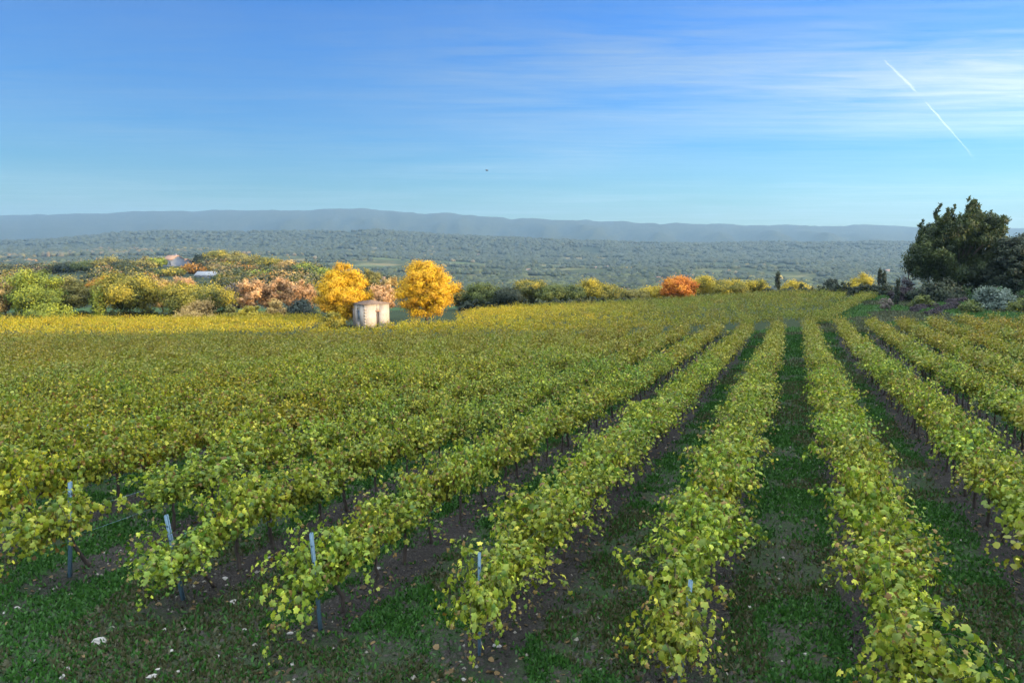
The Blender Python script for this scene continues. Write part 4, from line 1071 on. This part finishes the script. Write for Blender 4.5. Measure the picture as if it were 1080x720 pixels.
house('long white shed at the foot of the knoll', 221, 290, 330, 11, 5, 2.8, R(-12), chim=False, roof=M_PALEW)
house('farmhouse roof with chimney behind the stone hut', 398, 302, 190, 6, 5, 3, R(10), roof=M_TILE, wallm=M_PLASTER)
VG = [(365, 262, 2600, 'pale house in the valley above the left golden tree'), (335, 259, 2900, 'reddish house on the far slope left of the golden tree'), (557, 274, 1900, 'white hangar in the valley left of centre'),
      (655, 296, 1050, 'white farmhouse low in the valley above the dark belt'), (640, 271.5, 2300, 'small pale house in the mid valley'), (628, 273, 2200, 'small pale house left of another in the mid valley'),
      (695, 285, 1500, 'pale house in the valley above the orange-red tree'), (663, 298, 1020, 'low wing next to the white valley farmhouse'), (505, 258.5, 3000, 'tiny pale building on the hazy hillside'), (1034 - 97, 271, 2000, 'tiny house in the haze left of the pine')]
for px, py, Y, lab in VG:
    big = Y / 1000
    house(lab, px, py, Y, 6 + 2 * big, 5 + 1 * big, 2.4 + .7 * big, R(random.uniform(-30, 30)), chim=False, wallm=M_FARW)
# utility pole above the bank hedge
P = at_depth(959, 282, 100); gz = tz(P[0], 100); root = empty('utility_pole', (P[0], 100, gz)); tag(root, 'thin wooden utility pole rising above the bank hedge', 'pole')
mb = MB(); mb.tube([(0, 0, -.3), (0, 0, P[2] - gz)], [.09, .07], 7); mb.build('pole', M_WOOD, root)
mb = MB(); mb.box(-.5, .5, -.05, .05, P[2] - gz - .5, P[2] - gz - .4); mb.build('crossarm', M_WOOD, root)

# ------------------------------------------------------------------ bird
P = at_depth(513.5, 180, 70)
mb = MB(); t = np.linspace(0, 1, 7)
mb.tube(np.stack([-.14 + .3 * t, 0 * t, 0 * t], -1), .035 * np.sin(np.pi * (t * .86 + .07)), 6)
for s in (-1, 1):
    mb.add([(.06, s * .02, .01), (-.05, s * .02, .01), (-.06, s * .2, .09), (.04, s * .2, .1), (-.08, s * .36, .05), (.06, s * .02, .0), (-.05, s * .02, .0), (-.06, s * .2, .08), (.04, s * .2, .09)], [(0, 1, 2, 3), (5, 8, 7, 6), (0, 3, 8, 5), (1, 6, 7, 2)], [(3, 2, 4), (8, 4, 7)])
mb.add([(-.13, 0, .005), (-.24, .05, 0), (-.24, -.05, 0), (-.13, 0, -.005)], None, [(0, 1, 2), (3, 2, 1)])
b_ = mb.build('bird', mat_plain('bird_feathers', (.02, .02, .022), .7, .3, 20)); b_.location = P; b_.rotation_euler = (.2, 0, .5)
tag(b_, 'small dark bird flying high above the middle hills', 'bird')

# ------------------------------------------------------------------ contrail
def contrail():
    m, t, out = nt('contrail_vapour'); N = NT(t)
    P_ = N.n('ShaderNodeTexCoord').outputs['Object']
    nz = N.noise(P_, .012, 4, .6)
    d = N.n('ShaderNodeBsdfDiffuse', {'Color': (.95, .95, .95, 1)}); tl = N.n('ShaderNodeBsdfTranslucent', {'Color': (.95, .95, .95, 1)})
    ad = N.n('ShaderNodeMixShader', {0: .5, 1: d.outputs[0], 2: tl.outputs[0]})
    lw = N.n('ShaderNodeLayerWeight', {'Blend': .5}).outputs['Facing']
    al = N.math('MULTIPLY', N.math('POWER', N.math('SUBTRACT', 1.0, lw, clamp=True), 1.8), N.n('ShaderNodeMapRange', {0: nz, 1: .25, 2: .6, 3: .35, 4: 1.0}).outputs[0])
    mx = N.n('ShaderNodeMixShader', {0: N.math('MULTIPLY', al, .24), 1: N.n('ShaderNodeBsdfTransparent').outputs[0], 2: ad.outputs[0]})
    t.links.new(mx.outputs[0], out.inputs[0])
    segs = [((932, 63), (967, 97), 1.0, 1.8), ((975, 106), (1028, 167), 1.1, .5)]
    mb = MB(); Y = 15000
    for (a, b, w0, w1) in segs:
        A = at_depth(*a, Y); B = at_depth(*b, Y * 1.06)
        tt = np.linspace(0, 1, 14); k = Y / F
        wd = (w0 + (w1 - w0) * tt) * k * (np.clip(np.minimum(tt, 1 - tt) * 9, .12, 1)) * (1 + .15 * np.sin(tt * 30))
        mb.tube(A + (B - A) * tt[:, None] + np.random.default_rng(3).normal(0, .2 * k, (14, 3)), wd, 10)
    tag(mb.build('contrail', m, smooth=True), 'white aircraft contrail slanting down across the upper right sky', 'contrail')
contrail()

# ------------------------------------------------------------------ haze
def haze():
    m, t, out = nt('haze_air'); N = NT(t)
    v = N.n('ShaderNodeVolumePrincipled', {'Color': (.32, .53, .78, 1), 'Density': HAZE_D, 'Anisotropy': 0.4})
    t.links.new(v.outputs[0], out.inputs[1])
    mb = MB(); mb.box(-9600, 9600, -9600, 9600, -75, 480)
    tag(mb.build('haze', m), kind='stuff')
HAZE_D = 1.0e-4
haze()

# ------------------------------------------------------------------ light
sun = bpy.data.lights.new('sun', 'SUN'); sun.energy = 5.0; sun.angle = R(.5); sun.color = (1.0, .74, .42)
so = bpy.data.objects.new('sun', sun); COL.objects.link(so)
to_sun = Vector((sv[0] * math.cos(SUN_EL), sv[1] * math.cos(SUN_EL), math.sin(SUN_EL)))
so.rotation_euler = to_sun.to_track_quat('Z', 'Y').to_euler(); so.location = to_sun * 400
FILL_SKY = (33.0, 35.0, 35.5)  # bright unseen sky added as fill light on the shaded rows
W = bpy.data.worlds.new('World'); S.world = W; W.use_nodes = True
t = W.node_tree; t.nodes.clear(); N = NT(t)
out = t.nodes.new('ShaderNodeOutputWorld')
sky = N.n('ShaderNodeTexSky', sky_type='NISHITA', sun_disc=False, sun_elevation=SUN_EL, sun_rotation=-SUN_AZ, altitude=300, air_density=1.0, dust_density=.6, ozone_density=2.0)
dirv = N.n('ShaderNodeTexCoord').outputs['Generated']
sx = N.n('ShaderNodeSeparateXYZ', {0: dirv})
zz = N.math('MAXIMUM', sx.outputs[2], .03)
cx = N.math('DIVIDE', sx.outputs[0], zz); cy = N.math('DIVIDE', sx.outputs[1], zz)
vec = N.n('ShaderNodeCombineXYZ', {0: cx, 1: cy, 2: 0.0}).outputs[0]
mp = N.n('ShaderNodeMapping', {'Vector': vec, 'Rotation': (0, 0, R(-20)), 'Scale': (.36, 1.0, 1)}).outputs[0]
n1 = N.noise(mp, .55, 8, .62, .9)
n2 = N.noise(vec, .18, 3, .5)
mp2 = N.n('ShaderNodeMapping', {'Vector': vec, 'Rotation': (0, 0, R(-34)), 'Scale': (.7, 3.4, 1)}).outputs[0]
n3 = N.noise(mp2, 1.3, 9, .7, .6)
st = N.n('ShaderNodeMapRange', {0: N.math('ADD', N.math('MULTIPLY', n1, .6), N.math('MULTIPLY', n3, .4)), 1: .36, 2: .68}, clamp=True).outputs[0]
bank = N.n('ShaderNodeMapRange', {0: n2, 1: .30, 2: .62}, clamp=True).outputs[0]
# a denser veil to the right, about eleven degrees up
az = N.math('ARCTAN2', sx.outputs[0], sx.outputs[1]); el = N.math('ARCSINE', sx.outputs[2])
def bump(v, c, w): return N.math('EXPONENT', N.math('MULTIPLY', N.math('POWER', N.math('DIVIDE', N.math('SUBTRACT', v, c), w), 2.0), -1.0))
veil = N.math('MULTIPLY', bump(az, R(36), R(14)), bump(N.math('ADD', el, N.math('MULTIPLY', az, .05)), R(12.0), R(2.6)))
veil2 = N.math('MULTIPLY', bump(az, R(10), R(22)), bump(el, R(13.5), R(3.5)))
f = N.math('MULTIPLY', st, N.math('ADD', N.math('ADD', N.math('MULTIPLY', bank, .42), N.math('MULTIPLY', veil, 1.25)), N.math('MULTIPLY', veil2, .55)), clamp=True)
grad = N.ramp(N.math('DIVIDE', el, R(60)), [(0, (1.0, 1.0, 1.0)), (1, (1.0, 1.0, 1.0))])
el0 = N.math('ARCSINE', sx.outputs[2])
tnt = N.ramp(N.math('DIVIDE', el0, R(30)), [(0, (.92, 1.34, 1.45)), (.08, (.78, 1.26, 1.55)), (.16, (.56, 1.14, 1.7)), (.3, (.34, 1.0, 1.9)), (.55, (.19, .93, 2.15))])
skc = N.mix(1.0, sky.outputs[0], tnt, 'MULTIPLY')
lum = N.n('ShaderNodeRGBToBW', {0: skc}).outputs[0]
wc = N.n('ShaderNodeCombineColor', {0: N.math('MULTIPLY', lum, 1.65), 1: N.math('MULTIPLY', lum, 2.05), 2: N.math('MULTIPLY', lum, 2.25)}).outputs[0]
fin = N.mix(f, skc, wc)
# added unseen fill glow overhead, behind the camera and towards the low sun
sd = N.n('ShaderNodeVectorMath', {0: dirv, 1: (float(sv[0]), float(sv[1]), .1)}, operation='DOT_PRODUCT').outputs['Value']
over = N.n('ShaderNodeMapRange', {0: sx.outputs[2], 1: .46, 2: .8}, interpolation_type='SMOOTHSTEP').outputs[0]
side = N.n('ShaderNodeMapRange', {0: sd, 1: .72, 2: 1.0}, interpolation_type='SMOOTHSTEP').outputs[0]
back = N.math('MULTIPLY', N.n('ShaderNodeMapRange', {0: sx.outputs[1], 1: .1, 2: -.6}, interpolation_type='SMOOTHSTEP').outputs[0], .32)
fill_mask = N.math('MULTIPLY', N.math('MAXIMUM', N.math('MAXIMUM', N.math('MULTIPLY', over, .95), side), back), N.n('ShaderNodeMapRange', {0: n1, 1: .3, 2: .6, 3: .55, 4: 1.0}).outputs[0])
fin = N.mix(fill_mask, fin, N.n('ShaderNodeCombineColor', {0: FILL_SKY[0], 1: FILL_SKY[1], 2: FILL_SKY[2]}).outputs[0])
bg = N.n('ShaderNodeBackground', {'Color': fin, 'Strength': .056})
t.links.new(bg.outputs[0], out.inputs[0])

S.view_settings.view_transform = 'Standard'; S.view_settings.look = 'None'
S.view_settings.exposure = 1.62; S.view_settings.gamma = 1
S.render.engine = 'CYCLES'
c = S.cycles
c.max_bounces = 6; c.diffuse_bounces = 3; c.transmission_bounces = 3; c.transparent_max_bounces = 8; c.volume_bounces = 0
c.use_denoising = True; c.sample_clamp_indirect = 5
try: c.denoiser = 'OPENIMAGEDENOISE'
except Exception: pass
